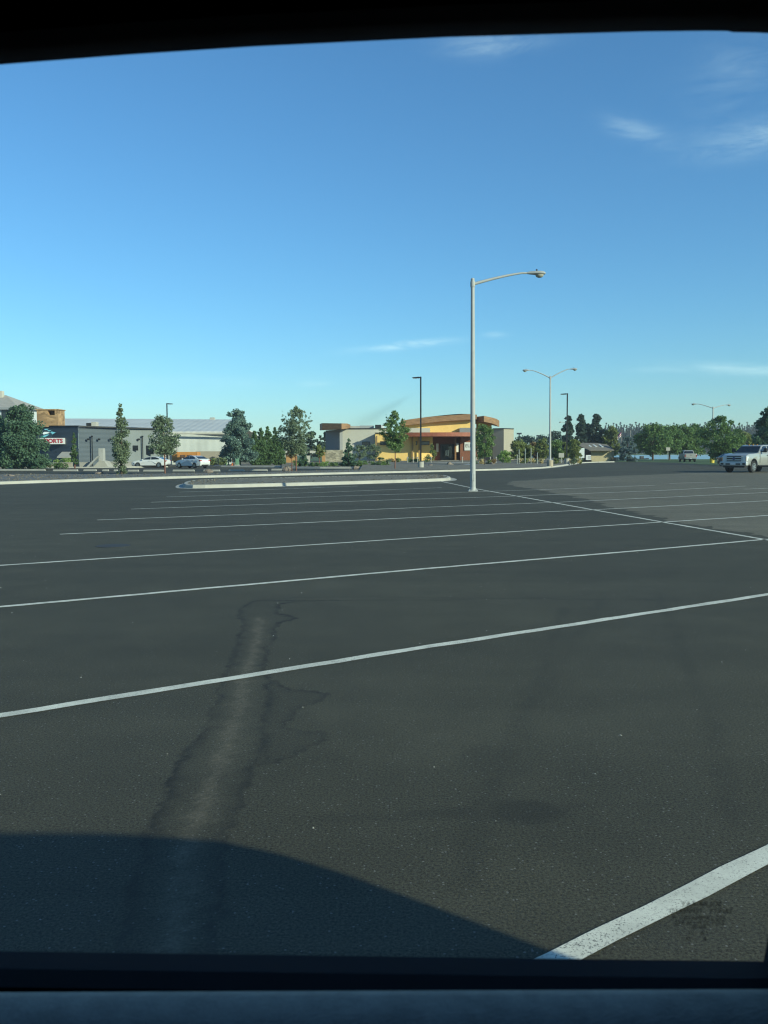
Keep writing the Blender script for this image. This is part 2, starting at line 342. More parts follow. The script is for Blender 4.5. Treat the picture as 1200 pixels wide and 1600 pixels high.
# ================================================================== GROUND
def build_lot():
    x0, x1, y0, y1 = -3.3, 4.5, 2.1, 10.2; st = .0145
    xs = np.arange(x0, x1 + 1e-6, st); ys = np.arange(y0, y1 + 1e-6, st); nx, ny = len(xs), len(ys); x1, y1 = float(xs[-1]), float(ys[-1])
    X, Yg = np.meshgrid(xs, ys); ng = nx * ny
    BX0, BX1, BY0, BY1 = -420., 420., -60., 214.      # surrounding sheet, coplanar with the fine patch
    extra = np.array([(BX0, BY0, 0), (BX1, BY0, 0), (BX1, BY1, 0), (BX0, BY1, 0), (x0, y0, 0), (x1, y0, 0), (x1, y1, 0), (x0, y1, 0)], float)
    V = np.concatenate([np.stack([X.ravel(), Yg.ravel(), np.zeros(ng)], 1), extra])
    i = np.arange(nx - 1); j = np.arange(ny - 1); q = (j[:, None] * nx + i[None, :]).ravel()
    Fq = np.concatenate([np.stack([q, q + 1, q + nx + 1, q + nx], 1), ng + np.array([(0, 1, 5, 4), (1, 2, 6, 5), (2, 3, 7, 6), (3, 0, 4, 7)])])
    me = bpy.data.meshes.new('parking_lot'); nf = len(Fq); vs = V
    me.vertices.add(len(V)); me.vertices.foreach_set('co', V.ravel()); me.loops.add(nf * 4); me.loops.foreach_set('vertex_index', Fq.ravel().astype(np.int32))
    me.polygons.add(nf); me.polygons.foreach_set('loop_start', np.arange(0, nf * 4, 4)); me.polygons.foreach_set('loop_total', np.full(nf, 4)); me.update(calc_edges=True)
    # stain layer: R = damp dark rim, G = pale dust
    def seg_curve(pix):
        return np.array([[*gnd(*p).xy] for p in pix])
    def dist(poly, warp=1.0):
        d = np.full(X.shape, 1e9); Xq = X + wx * warp; Yq = Yg + wy * warp
        for a, c in zip(poly[:-1], poly[1:]):
            ab = c - a; t = np.clip(((Xq - a[0]) * ab[0] + (Yq - a[1]) * ab[1]) / (ab @ ab), 0, 1)
            d = np.minimum(d, np.hypot(Xq - a[0] - t * ab[0], Yq - a[1] - t * ab[1]))
        return d
    # smooth random field for wobble
    def field(sc, seed):
        r = np.random.default_rng(seed); f = np.zeros(X.shape)
        for k in range(14):
            a = r.uniform(0, 6.28); w = sc * r.uniform(.5, 2.2); f += np.sin((X * math.cos(a) + Yg * math.sin(a)) * w + r.uniform(0, 6.28)) / 14 ** .5
        return f
    wx = field(3, 1) * .016 + field(14, 2) * .012 + field(55, 6) * .013; wy = field(3, 3) * .02 + field(14, 4) * .014 + field(55, 7) * .013
    Rr = np.zeros(X.shape); G = np.zeros(X.shape)
    def rim(pix, width, amt, wob=1.0):
        d = dist(seg_curve(pix), wob)
        np.maximum(Rr, np.clip(amt * np.exp(-(d / width) ** 2) * (0.8 + .3 * field(7, 5) + .2 * field(40, 8)), 0, 1), out=Rr)
    left = [(398, 938), (372, 950), (371, 962), (380, 978), (366, 1000), (352, 1050), (338, 1090), (318, 1135), (298, 1165), (270, 1205), (252, 1270), (232, 1330), (205, 1400), (175, 1500), (150, 1600)]
    right = [(560, 938), (480, 939), (434, 944), (432, 957), (470, 965), (440, 973), (426, 985), (432, 995), (415, 1012), (413, 1045), (424, 1060), (425, 1085), (410, 1120), (410, 1155), (402, 1185), (385, 1215), (370, 1255), (362, 1300), (345, 1370), (330, 1450), (310, 1600)]
    mid = [(405, 965), (400, 990), (390, 1030), (378, 1080), (365, 1120), (345, 1180), (325, 1240), (308, 1300), (285, 1380), (255, 1500), (230, 1600)]
    def inside(poly, warp=1.0):
        Xq = X + wx * warp; Yq = Yg + wy * warp; c = np.zeros(X.shape, bool)
        for a, e in zip(poly, np.roll(poly, 1, 0)):
            with np.errstate(divide='ignore', invalid='ignore'):
                c ^= ((a[1] > Yq) != (e[1] > Yq)) & (Xq < (e[0] - a[0]) * (Yq - a[1]) / (e[1] - a[1] + 1e-12) + a[0])
        return c
    speck = field(70, 14) * .5 + field(130, 15) * .5
    def damp(pix, body, edge, w, out=.012):
        poly = seg_curve(pix); d = dist(np.vstack([poly, poly[:1]])); ins = inside(poly)
        v = np.where(ins, body + edge * np.exp(-(d / w) ** 1.5) * (.78 + .2 * field(3.1, 12) + .22 * field(23, 17)), .6 * edge * np.exp(-(d / out) ** 2))
        np.maximum(Rr, np.clip(v * (1 + .22 * speck), 0, 1), out=Rr)
    damp(left + right[::-1], .08, .90, .045)
    damp([(424, 1060), (440, 1063), (456, 1078), (500, 1080), (520, 1087), (505, 1097), (470, 1105), (452, 1122), (447, 1140), (490, 1143), (522, 1150), (512, 1158), (468, 1178), (440, 1190), (405, 1200), (410, 1155), (412, 1118), (425, 1085)], .20, .50, .035)
    0 and rim([(436, 1062), (455, 1080), (518, 1085), (512, 1096), (470, 1105), (450, 1125), (447, 1140), (520, 1148), (515, 1156), (470, 1178), (440, 1190), (405, 1200)], .035, .40, .7)
    rim([(398, 938), (470, 934), (560, 932), (700, 934), (900, 936), (1060, 938)], .04, .34)
    rim([(560, 938), (700, 937), (900, 932), (1000, 905)], .03, .34)
    # damp body between the rims, pale dusty crown along the middle
    dm = dist(seg_curve(mid))
    Rr *= 1 - .6 * np.exp(-(dm / .10) ** 2)
    np.maximum(G, np.clip((.47 * np.exp(-(dm / .045) ** 2) + .08 * np.exp(-(dm / .14) ** 2)) * (.8 + .2 * field(11, 9) + .45 * speck), 0, .62), out=G)
    # damp blots and old tyre tracks
    def blot(px, py, rx, ry, amt, seed):
        c = gnd(px, py); e = ((X - c.x) / rx) ** 2 + ((Yg - c.y) / ry) ** 2 + field(6, seed) * .35 + field(18, seed + 1) * .2
        np.maximum(Rr, amt * np.clip(1.15 - e, 0, 1) ** .7, out=Rr)
    blot(820, 1268, .17, .12, .46, 21); blot(730, 1270, .30, .07, .36, 23); blot(620, 1278, .4, .05, .18, 25); blot(930, 1258, .35, .04, .14, 26)
    blot(775, 1190, .16, .28, .20, 27); blot(735, 1330, .09, .22, .20, 29); blot(460, 1125, .16, .3, .12, 31); blot(960, 835, .8, .3, .16, 33)
    for pts, a in (([(880, 950), (850, 1050), (800, 1150), (760, 1250), (735, 1380)], .24), ([(980, 880), (940, 940), (870, 1040), (800, 1180)], .18),
                   ([(1010, 880), (1060, 1000), (1110, 1130), (1150, 1290)], .22), ([(1000, 870), (1100, 905), (1200, 940)], .2), ([(860, 1310), (1000, 1400), (1060, 1500)], .12)):
        rim(pts, .06, a, .6)
    ed = np.minimum(np.minimum(X - X.min(), X.max() - X), np.minimum(Yg - Yg.min(), Yg.max() - Yg)); fade = np.clip(ed / .5, 0, 1)
    Rr *= fade; G *= fade
    ca = me.color_attributes.new('stain', 'FLOAT_COLOR', 'POINT'); arr = np.zeros((len(vs), 4)); arr[:, 3] = 1
    arr[:ng, 0] = np.clip(Rr, 0, 1).ravel(); arr[:ng, 1] = np.clip(G, 0, 1).ravel()
    ca.data.foreach_set('color', arr.ravel())
    o = link('parking_lot', me, M_ASPH); tag(o, kind='structure')
build_lot()

def sheet(name, pix, m, z=0.0, jitter=0.0, sub=1):
    pts = []
    for a, b in zip(pix, pix[1:] + pix[:1]):
        for k in range(sub):
            t = k / sub; p = gnd(a[0] + (b[0] - a[0]) * t, a[1] + (b[1] - a[1]) * t, z); pts.append((p.x + random.uniform(-jitter, jitter), p.y + random.uniform(-jitter, jitter), z))
    mb = MB().add(pts, [tuple(range(len(pts)))]); o = mb.build(name, m); return tag(o, kind='structure')
sheet('worn_asphalt', [(795, 757), (850, 767), (905, 778), (960, 792), (1020, 807), (1100, 822), (1200, 838), (1500, 884), (1700, 800), (1500, 731), (1200, 735.5), (1060, 740), (930, 745), (860, 748), (800, 752)], M_WORN, .002, .22, 14)

LINES = [[(720, 1574), (868, 1500), (1200, 1337), (1500, 1200)], [(-400, 1180), (0, 1119), (600, 1021.5), (1000, 960), (1150, 937), (1200, 929), (1500, 885)], [(-400, 982), (0, 948.5), (640, 891), (1000, 860.5), (1200, 842.5)],
         [(-300, 904), (0, 883.7), (640, 841.4), (1050, 815), (1200, 805.5), (1500, 787)], [(93.7, 834.9), (640, 809.2), (920, 797), (1200, 782.5), (1400, 772)], [(152, 812.7), (640, 793.8), (870, 785), (1200, 769.5)],
         [(204.6, 795.6), (590, 782), (608, 781.3), (760, 776.8), (1022, 767), (1165, 759.5)], [(236, 784.9), (590, 773.2), (720, 769.3), (835, 765.5), (1023, 758.3)], [(260, 776.5), (500, 769.5), (640, 764), (690, 762)], [(1046, 755.5), (1107, 753.5)], [(1163, 764.5), (1230, 761.5)],
         [(683, 751), (733, 761.5), (745, 764), (920, 795.5), (1050, 818.5), (1200, 844), (1300, 861)], [(280, 769), (420, 765), (560, 759.5)]]
for k, L_ in enumerate(LINES):
    pts = [gnd(*p).xy for p in L_]; dens = []
    for a, b in zip(pts[:-1], pts[1:]):
        n = max(2, int((b - a).length / .22))
        for i in range(n): dens.append(a + (b - a) * (i / n))
    dens.append(pts[-1]); mb = MB(); vs = []; w = .052 if k != 0 else .05
    for i, p in enumerate(dens):
        t = (dens[min(i + 1, len(dens) - 1)] - dens[max(i - 1, 0)]).normalized(); nrm = Vector((-t.y, t.x)); j = random.uniform(-.006, .006)
        for s in (-1, 1):
            q = p + nrm * (s * (w + random.uniform(-.007, .005)) + j); vs.append((q.x, q.y, .004))
    mb.add(vs, [(2 * i, 2 * i + 1, 2 * i + 3, 2 * i + 2) for i in range(len(dens) - 1)])
    o = mb.build('parking_line', M_PAINT); tag(o, kind='structure')

def resample(pts, step):
    out = []
    for a, b in zip(pts[:-1], pts[1:]):
        n = max(1, int((b - a).length / step))
        for i in range(n): out.append(a + (b - a) * (i / n))
    return out + [pts[-1]]
def smooth2(pts, it=2):
    for _ in range(it):
        q = [pts[0]]
        for a, b in zip(pts[:-1], pts[1:]): q += [a * .75 + b * .25, a * .25 + b * .75]
        pts = q + [pts[-1]]
    return pts
def kerb(name, pts, h=.16, wtop=.18, gutter=.45, closed=False, m=M_CONC):
    """pts: Vector2 list, lot side on the right hand of travel"""
    vs = []; n = len(pts); prof = [(gutter, .006), (.03, .012), (0.0, h - .03), (-.03, h), (-wtop, h), (-wtop, -.05)]
    for i, p in enumerate(pts):
        if closed: t = (pts[(i + 1) % n] - pts[i - 1]).normalized()
        else: t = (pts[min(i + 1, n - 1)] - pts[max(i - 1, 0)]).normalized()
        r = Vector((t.y, -t.x))
        for o, z in prof: vs.append((*(p + r * o), z))
    k = len(prof); mb = MB(); rngi = range(n if closed else n - 1)
    mb.add(vs, [(i * k + j, i * k + j + 1, ((i + 1) % n) * k + j + 1, ((i + 1) % n) * k + j) for i in rngi for j in range(k - 1)])
    o = mb.build(name, m); return tag(o, kind='structure')

# far kerb that bounds the lot
FK = [gnd(*p).xy for p in ((-700, 782), (-300, 768), (0, 757), (200, 750), (380, 745), (530, 741.2), (680, 737.6), (830, 733.4), (862, 730.8), (885, 727.5), (900, 724.8), (915, 723.3), (960, 722.3))]
FKs = smooth2(FK, 2)
kerb('kerb', FKs)
# planted gravel strip behind the kerb, gently rising ground round the buildings
def strip(name, front, back, z0, z1, m):
    n = len(front); vs = [(*p, z0) for p in front] + [(*p, z1) for p in back]
    return tag(MB().add(vs, [(i, i + 1, n + i + 1, n + i) for i in range(n - 1)]).build(name, m), kind='structure')
i0 = [gnd(x, y, .13).xy for x, y in ((-700, 772), (-300, 756), (0, 741), (200, 741), (300, 739.2), (400, 738), (520, 734.8), (560, 733.6), (600, 733))]
fr = [gnd(x, y).xy for x, y in ((-700, 782), (-300, 768), (0, 757), (200, 750), (300, 747.2), (400, 744.5), (520, 741.5), (560, 740.4), (600, 739.5))]
fr = [p + Vector((-.10, .17)) for p in fr]
strip('planting_strip', fr, i0, .14, .14, M_GRAVEL)
kerb('back_kerb', smooth2([p for p in [gnd(x, y).xy for x, y in ((700, 736), (600, 735.3), (560, 736), (520, 737.2), (400, 740.6), (300, 742.0), (200, 744), (0, 744), (-300, 760))]], 1), h=.13, gutter=.1, wtop=.15)
# land beyond: left service yard edge, restaurant grounds
land = MB(); 
land.prism(fp((-120, 112), (185, 112), (262, 116), (345, 112), (436, 108), (448, 103), (448, 200), (-120, 200)), -.05, .10); struct('yard_ground', land, M_SOIL)
kerb('yard_kerb', [Vector(p) for p in fp((440, 106.5), (430, 108), (345, 112), (335, 113))][::-1] , h=.2, gutter=.3)
kerb('yard_kerb', [Vector(p) for p in fp((-120, 108), (0, 108), (180, 108), (262, 112))], h=.16, gutter=.3)
bank = MB()
rows = [(0, .14), (3, .16), (12, .20), (28, .35), (48, .52), (120, .60)]
cx = [gnd(x, y).xy for x, y in ((560, 739.4), (610, 738.2), (680, 736.4), (760, 734.4), (830, 732.2), (862, 729.8), (885, 726.9), (905, 723.5))]
vs = []; 
for dy, z in rows:
    for i, p in enumerate(cx): vs.append((p.x * (1 + dy / 160 * .9), p.y + dy * (1 if i < 5 else .8), z))
nc = len(cx); bank.add(vs, [(r * nc + i, r * nc + i + 1, (r + 1) * nc + i + 1, (r + 1) * nc + i) for r in range(len(rows) - 1) for i in range(nc - 1)])
struct('restaurant_ground', bank, M_SOIL)
b2 = MB(); b2.prism(fp((440, 101), (500, 98), (607, 96), (612, 100), (612, 140), (440, 140)), [-.05] * 6, [.12, .12, .12, .15, .5, .3]); struct('shrub_bed', b2, M_SOIL)
kerb('bed_kerb', [Vector(p) for p in fp((440, 100.4), (500, 97.4), (600, 95.4), (608, 95.8))], h=.2, gutter=.2)
walk = MB(); walk.add([(*p, z) for p, z in zip(fp((690, 139.9), (715, 139.9), (738, 103), (662, 103)), (.57, .57, .27, .27))], [(0, 1, 2, 3)])
struct('entry_walk', walk, M_CONC)
walk = MB(); walk.add([(*p, z) for p, z in zip(fp((600, 113.9), (880, 124), (878, 120.5), (598, 110.6)), (.42, .42, .38, .38))], [(0, 1, 2, 3)]); struct('pavement', walk, M_CONC)
# median island
ISL = [gnd(*p).xy for p in ((286, 761), (292, 763.3), (330, 763), (480, 758.9), (600, 755.3), (690, 752.2), (704, 750.5), (703, 748), (690, 745.5), (640, 746.2), (520, 748.3), (400, 751), (310, 754), (290, 757))]
ISLs = []
n = len(ISL)
for i in range(n):
    a, b = ISL[i], ISL[(i + 1) % n]; ISLs += [a * .75 + b * .25, a * .25 + b * .75]
kerb('island_kerb', ISLs, h=.17, wtop=.2, gutter=.4, closed=True)
cen = sum(ISLs, Vector((0, 0))) / len(ISLs)
ip = [p + (cen - p).normalized() * .19 for p in ISLs]
isb = MB(); isb.add([(*p, .162) for p in ip] + [(*(p + (cen - p) * .35), .20) for p in ip] + [(*cen, .21)], [(i, (i + 1) % len(ip), len(ip) + (i + 1) % len(ip), len(ip) + i) for i in range(len(ip))] + [(len(ip) + i, len(ip) + (i + 1) % len(ip), 2 * len(ip)) for i in range(len(ip))])
struct('island_bed', isb, M_SOIL)
def inpoly(x, y, P):
    c = False; j = len(P) - 1
    for i in range(len(P)):
        if (P[i][1] > y) != (P[j][1] > y) and x < (P[j][0] - P[i][0]) * (y - P[i][1]) / (P[j][1] - P[i][1]) + P[i][0]: c = not c
        j = i
    return c
def chips(name, poly, z, n, s0, s1, m, label, cat):
    mb = MB(); xs = [p[0] for p in poly]; ys = [p[1] for p in poly]; k = 0
    while k < n:
        x, y = random.uniform(min(xs), max(xs)), random.uniform(min(ys), max(ys))
        if not inpoly(x, y, poly): continue
        k += 1; s = random.uniform(s0, s1) * random.uniform(.6, 1); a = random.uniform(0, 6.28); vs = []
        for i in range(5):
            q = a + i * 1.2566; r = s * random.uniform(.7, 1.2); vs.append((x + r * math.cos(q), y + r * math.sin(q), z))
        vs.append((x + random.uniform(-.3, .3) * s, y + random.uniform(-.3, .3) * s, z + s * random.uniform(.6, 1.1)))
        mb.add(vs, [(i, (i + 1) % 5, 5) for i in range(5)])
    return tag(mb.build(name, m), label, cat, kind='stuff')
chips('island_stones', [p for p in ip], .17, 1500, .03, .08, M_STONE, 'loose brown stones scattered over the kerbed median island', 'stones')
chips('strip_stones', fr + i0[::-1], .13, 2600, .03, .10, M_STONE, 'grey and brown stones in the planting strip behind the kerb', 'stones')
chips('bed_stones', fp((440, 101), (500, 98), (607, 96), (607, 110), (440, 112)), .14, 500, .06, .18, M_STONE, 'brown stones in the shrub bed before the pale wall', 'stones')

chips('loose_grit', [(-3, 2.3), (3, 2.3), (9, 20), (-9, 20)], 0.0, 260, .003, .009, mat('grit_pale', (.42, .40, .35), .9, island=.5), 'pale grit and litter specks scattered over the near asphalt', 'grit')

# lawn, lake, far bank
sheet('lawn', [(925, 722.4), (990, 721.6), (1060, 723), (1110, 726.5), (1160, 727.5), (1500, 733), (1500, 716.9), (925, 717.6)], M_LAWN, .006, .5, 4)
mw = bpy.data.materials.new('lake_water'); nt, N, L, b = nodes(mw)
b.inputs['Base Color'].default_value = (.30, .48, .54, 1); b.inputs['Roughness'].default_value = .7; b.inputs['Specular IOR Level'].default_value = .15  # pale blue base colour stands in for the sky's reflection
g = N.new('ShaderNodeNewGeometry'); n_ = N.new('ShaderNodeTexNoise'); n_.inputs['Scale'].default_value = .8; n_.inputs['Detail'].default_value = 5; L.new(g.outputs['Position'], n_.inputs[0])
bp = N.new('ShaderNodeBump'); bp.inputs['Strength'].default_value = .6; bp.inputs['Distance'].default_value = .25; L.new(n_.outputs[0], bp.inputs['Height']); L.new(bp.outputs[0], b.inputs['Normal'])
struct('lake', MB().add([(26, 205, -.45), (900, 205, -.45), (1400, 960, -.45), (118, 960, -.45)], [(0, 1, 2, 3)]), mw)
struct('meadow', MB().add([(-1500, 213.9, -.01), (32, 213.9, -.01), (122, 808, -.01), (-1500, 808, -.01)], [(0, 1, 2, 3)]), M_LAWN)
struct('lake_bank', MB().add([(26, 214, 0), (420, 214, 0), (420, 217, -.6), (26, 217, -.6)], [(0, 1, 2, 3)]), M_LAWN)
struct('far_bank', MB().add([(-1500, 800, -.6), (2200, 800, -.6), (2200, 808, .6), (-1500, 808, .6), (5000, 7000, 1), (-5000, 7000, 1)], [(0, 1, 2, 3), (3, 2, 4, 5)]), M_LAWN)

# ================================================================== VAN (the vehicle the picture is taken from)
def build_van():
    D = .55
    van = empty('van', (0, .0, 0), 0, 'van seen from inside, black window surround and blue grey door sill in the foreground', 'van')
    m_in = mat('interior_black', (.003, .0036, .008), .9, var=.2, scale=30, spec=.15)
    m_seal = mat('rubber_seal', (.003, .003, .0035), .9, spec=.15)
    m_out = mat('van_body_paint', (.05, .06, .075), .3, coat=.5)
    m_sill = mat('sill_vinyl', (.36, .31, .265), .7, var=.22, scale=60, bump=.12, bscale=420)
    zb = at(600, 1494, D).z
    # opening outline, at the outer plane of the door
    top = [(-1500, 345), (-1200, 282), (-900, 224), (-600, 175), (-300, 134), (0, 101), (200, 85.5), (400, 72.5), (700, 58), (1000, 49.5), (1100, 48.3), (1136, 48.5), (1146, 50.5), (1180, 51), (1222, 53), (1231, 70)]
    bot = [(1206, 1440), (1197, 1480), (1193, 1502), (900, 1498.5), (600, 1494.5), (300, 1490.5), (0, 1486.5), (-400, 1484), (-900, 1480), (-1350, 1470), (-1480, 1430), (-1540, 1200), (-1540, 500)]
    op = [at(x, y, D) for x, y in top + bot]; op = [(p.x, p.z) for p in op]
    def panel(name, op, rx0, rx1, rz0, rz1, y0, y1, m):
        cx_ = sum(p[0] for p in op) / len(op); cz_ = sum(p[1] for p in op) / len(op); outer = []
        for (x, z) in op:
            dx, dz = x - cx_, z - cz_; t = 1e9
            if dx > 1e-6: t = min(t, (rx1 - cx_) / dx)
            if dx < -1e-6: t = min(t, (rx0 - cx_) / dx)
            if dz > 1e-6: t = min(t, (rz1 - cz_) / dz)
            if dz < -1e-6: t = min(t, (rz0 - cz_) / dz)
            outer.append((cx_ + dx * t, cz_ + dz * t))
        # keep the corners of the rectangle square
        for c in ((rx0, rz0), (rx0, rz1), (rx1, rz0), (rx1, rz1)):
            k = min(range(len(outer)), key=lambda i: (outer[i][0] - c[0]) ** 2 + (outer[i][1] - c[1]) ** 2); outer[k] = c
        n = len(op); vs = [(x, y0, z) for x, z in op] + [(x, y0, z) for x, z in outer] + [(x, y1, z) for x, z in op] + [(x, y1, z) for x, z in outer]
        fs = []
        for i in range(n):
            j = (i + 1) % n
            fs += [(i, j, n + j, n + i), (2 * n + i, 3 * n + i, 3 * n + j, 2 * n + j), (i, 2 * n + i, 2 * n + j, j), (n + i, n + j, 3 * n + j, 3 * n + i)]
        return MB().add(vs, fs).build(name, m, van)
    panel('window_surround', op, -1.0, .30, zb - .10, 1.925, .512, .55, m_in)
    m_gl = glass_mat('tinted_glass', (.745, .925, .85), .016)
    gl = MB().add([(x, .531, z) for x, z in op], [tuple(range(len(op)))]).build('window_glass', m_gl, van)
    # glazing stamp, read from behind
    lines = [('SOLAR-RAY', 1413, .0052, 0), ('SAFETY   TEMPERED', 1424, .0048, 0), ('AS2  LAMINATED  M', 1434.5, .0040, 0), ('DOT 22 M-120 AS2', 1442.5, .0040, 0), ('43R-00', 1449, .0034, 0), ('I A    I I', 1458, .0042, 0), ('A       M', 1467.5, .0042, 0)]
    m_st = mat('glass_stamp', (.012, .014, .014), .6)
    dx_ = (1096, 1095, 1092, 1093, 1092, 1091, 1088)
    for (s, y, size, _), px in zip(lines, dx_):
        t = text_mesh('glass_marking', s, size, m_st, gl, 0.0); p = at(px, y, .5285)
        t.matrix_world = Matrix(((-1, 0, 0, p.x), (0, 0, -1, .5285), (0, 1, 0, p.z), (0, 0, 0, 1)))
        t.scale.x *= 0.92
    # second window, front door
    op2 = [(.42, zb + .02), (1.95, zb + .01), (2.45, zb + .03), (2.35, 1.45), (1.95, 1.80), (1.8, 1.845), (.5, 1.855), (.42, 1.83)]
    panel('rear_side_surround', op2, .301, 2.6, zb - .10, 1.925, .512, .55, m_in)
    MB().add([(x, .531, z) for x, z in op2], [tuple(range(len(op2)))]).build('rear_side_glass', m_gl, van)
    MB().side([(-2.68, zb - .1), (-1.001, zb - .1), (-1.001, 1.925), (-1.75, 1.905), (-1.95, 1.84)], .512, .55).build('quarter_panel', m_in, van)
    MB().side([(2.601, zb - .1), (3.45, zb - .1), (3.45, 1.5), (3.45, 1.70), (3.40, 1.79), (3.30, 1.865), (3.13, 1.91), (2.601, 1.925)], .512, .55).build('rear_pillar', m_in, van)
    # seal lip and door sill
    MB().box(-1.0, .298, .505, .5118, zb - .09, zb + .0005).build('window_seal', m_seal, van)
    e0 = zb + .006
    prof = [(.5045, e0 - .018), (.5035, e0 - .001), (.499, e0 + .003), (.490, e0 + .005), (.47, e0 + .0045), (.445, e0 - .001), (.425, e0 - .014), (.412, e0 - .04), (.405, e0 - .10), (.40, e0 - .45), (.46, e0 - .90), (.52, e0 - .95), (.51, e0 - .1)]
    vs = [(-1.6, y, z) for y, z in prof] + [(2.4, y, z) for y, z in prof]; n = len(prof)
    MB().add(vs, [(i, (i + 1) % n, n + (i + 1) % n, n + i) for i in range(n)] + [tuple(range(n)), tuple(range(n, 2 * n))[::-1]]).build('door_sill', m_sill, van, smooth=True)
    # body skin
    sk = [(-3.6, .30), (-3.66, .75), (-3.5, 1.08), (-2.7, 1.24), (-1.95, 1.86), (-1.75, 1.93), (-1.4, 1.95), (2.5, 1.955), (2.9, 1.952), (3.15, 1.93), (3.32, 1.885), (3.43, 1.81), (3.475, 1.70), (3.47, 1.5), (3.45, 1.3), (3.50, .9), (3.48, .30)]
    ys0, ys1 = -1.30, .55; n = len(sk)
    th = []
    for i, p in enumerate(sk):
        a = Vector(sk[max(i - 1, 0)]); b_ = Vector(sk[min(i + 1, n - 1)]); t = (b_ - a).normalized(); nn = Vector((t.y, -t.x)); th.append((p[0] + nn.x * .02, p[1] + nn.y * .02))
    mb = MB(); vs = [(x, ys0, z) for x, z in sk] + [(x, ys1 - .06 if .0 < z else ys1, z) for x, z in sk]
    vs2 = [(x, ys1, z - (.025 if z > 1.9 else 0)) for x, z in sk]
    ins = [(x, ys0, z) for x, z in th] + [(x, ys1 - .001, z) for x, z in th]
    mb.add(vs + vs2, [(i, i + 1, n + i + 1, n + i) for i in range(n - 1)] + [(n + i, n + i + 1, 2 * n + i + 1, 2 * n + i) for i in range(n - 1)]); mb.build('body_shell', m_out, van)
    MB().add(ins, [(i, i + 1, n + i + 1, n + i) for i in range(n - 1)]).build('headliner', m_in, van)
    MB().side(sk, -1.34, -1.301).build('far_side', m_out, van)
    MB().side([(-3.6, .30), (-3.66, .75), (-3.5, 1.06), (-2.72, zb - .101), (3.44, zb - .101), (3.49, .9), (3.47, .30)], .523, .56).build('door_skin', m_out, van)
    MB().box(-3.58, 3.46, -1.30, .52, .28, .32).build('floor_pan', m_in, van)
    for x in (-2.75, 2.5):
        for y in (-1.36, .34):
            mb = MB(); mb.tube([(x, y, .34), (x, y + .24, .34)], .34, 20); w = mb.build('wheel', M_TYRE, van)
            MB().tube([(x, y - .005, .34), (x, y + .245, .34)], .22, 16).build('rim', M_RIM, w)
    return van
build_van()

# ================================================================== BUILDINGS
M_YEL = mat('yellow_stucco', (.80, .52, .17), .85, var=.06, scale=.8, bump=.15, bscale=40)
M_CREAM = mat('cream_stucco', (.46, .43, .36), .85, var=.06, scale=.8, bump=.15, bscale=40)
M_TAN = mat('tan_stucco', (.34, .30, .23), .85, var=.06, scale=.7, bump=.15, bscale=40)
M_GREYW = mat('grey_stucco', (.22, .22, .22), .85, var=.06)
M_RUST = mat('rust_fascia', (.27, .145, .065), .7, var=.3, scale=1.2, stretch=(1, 1, 4))
M_REDB = mat('red_brown_fascia', (.30, .085, .04), .6, var=.25, scale=1.5)
M_WOOD = mat('red_wood', (.21, .075, .036), .6, var=.25, scale=2, stretch=(6, 6, 1))
M_BLOCK = stone_mat('block_wall', (.36, .31, .22), 2.2, 5)
M_CHIM = stone_mat('chimney_stone', (.36, .22, .11), 1.6, 3.2)
M_NAVY = ribbed('navy_siding', (.050, .068, .090), 1.6, 'Z', .6, depth=.02)  # face left of the corner, its shade put into a darker tone
M_NAVY_LIT = ribbed('navy_siding_lit', (.060, .078, .096), 1.6, 'Z', .6, depth=.02)  # same siding right of the corner, sunlit tone put into the colour
M_SAGE = ribbed('sage_siding', (.17, .19, .19), 1.2, 'X', .6, depth=.02)
M_MROOF = ribbed('metal_roof', (.58, .56, .51), .95, 'X', .5, .0, .035)
M_WSHED = ribbed('white_shed_siding', (.44, .45, .42), .95, 'X', .5, .0, .025)
M_SHINGLE = mat('shingle', (.17, .145, .115), .9, var=.3, scale=1.5, stretch=(1, 1, 6))
M_GROOF = mat('pale_shingle', (.36, .33, .29), .9, var=.15, scale=1.5, stretch=(1, 1, 6))

def window(parent, x0, x1, y0, y1, Y, m=M_WGLASS, frame=M_DARK):
    a, b = at(x0, y1, Y), at(x1, y0, Y); mb = MB(); t = .08; f = Y - .05
    mb.box(a.x, b.x, f, Y + .06, b.z - t, b.z); mb.box(a.x, b.x, f, Y + .06, a.z, a.z + t); mb.box(a.x, a.x + t, f, Y + .06, a.z + t, b.z - t); mb.box(b.x - t, b.x, f, Y + .06, a.z + t, b.z - t)
    w = mb.build('window', frame, parent)
    MB().box(a.x + t, b.x - t, Y - .015, Y + .05, a.z + t, b.z - t).build('pane', m, w); return w

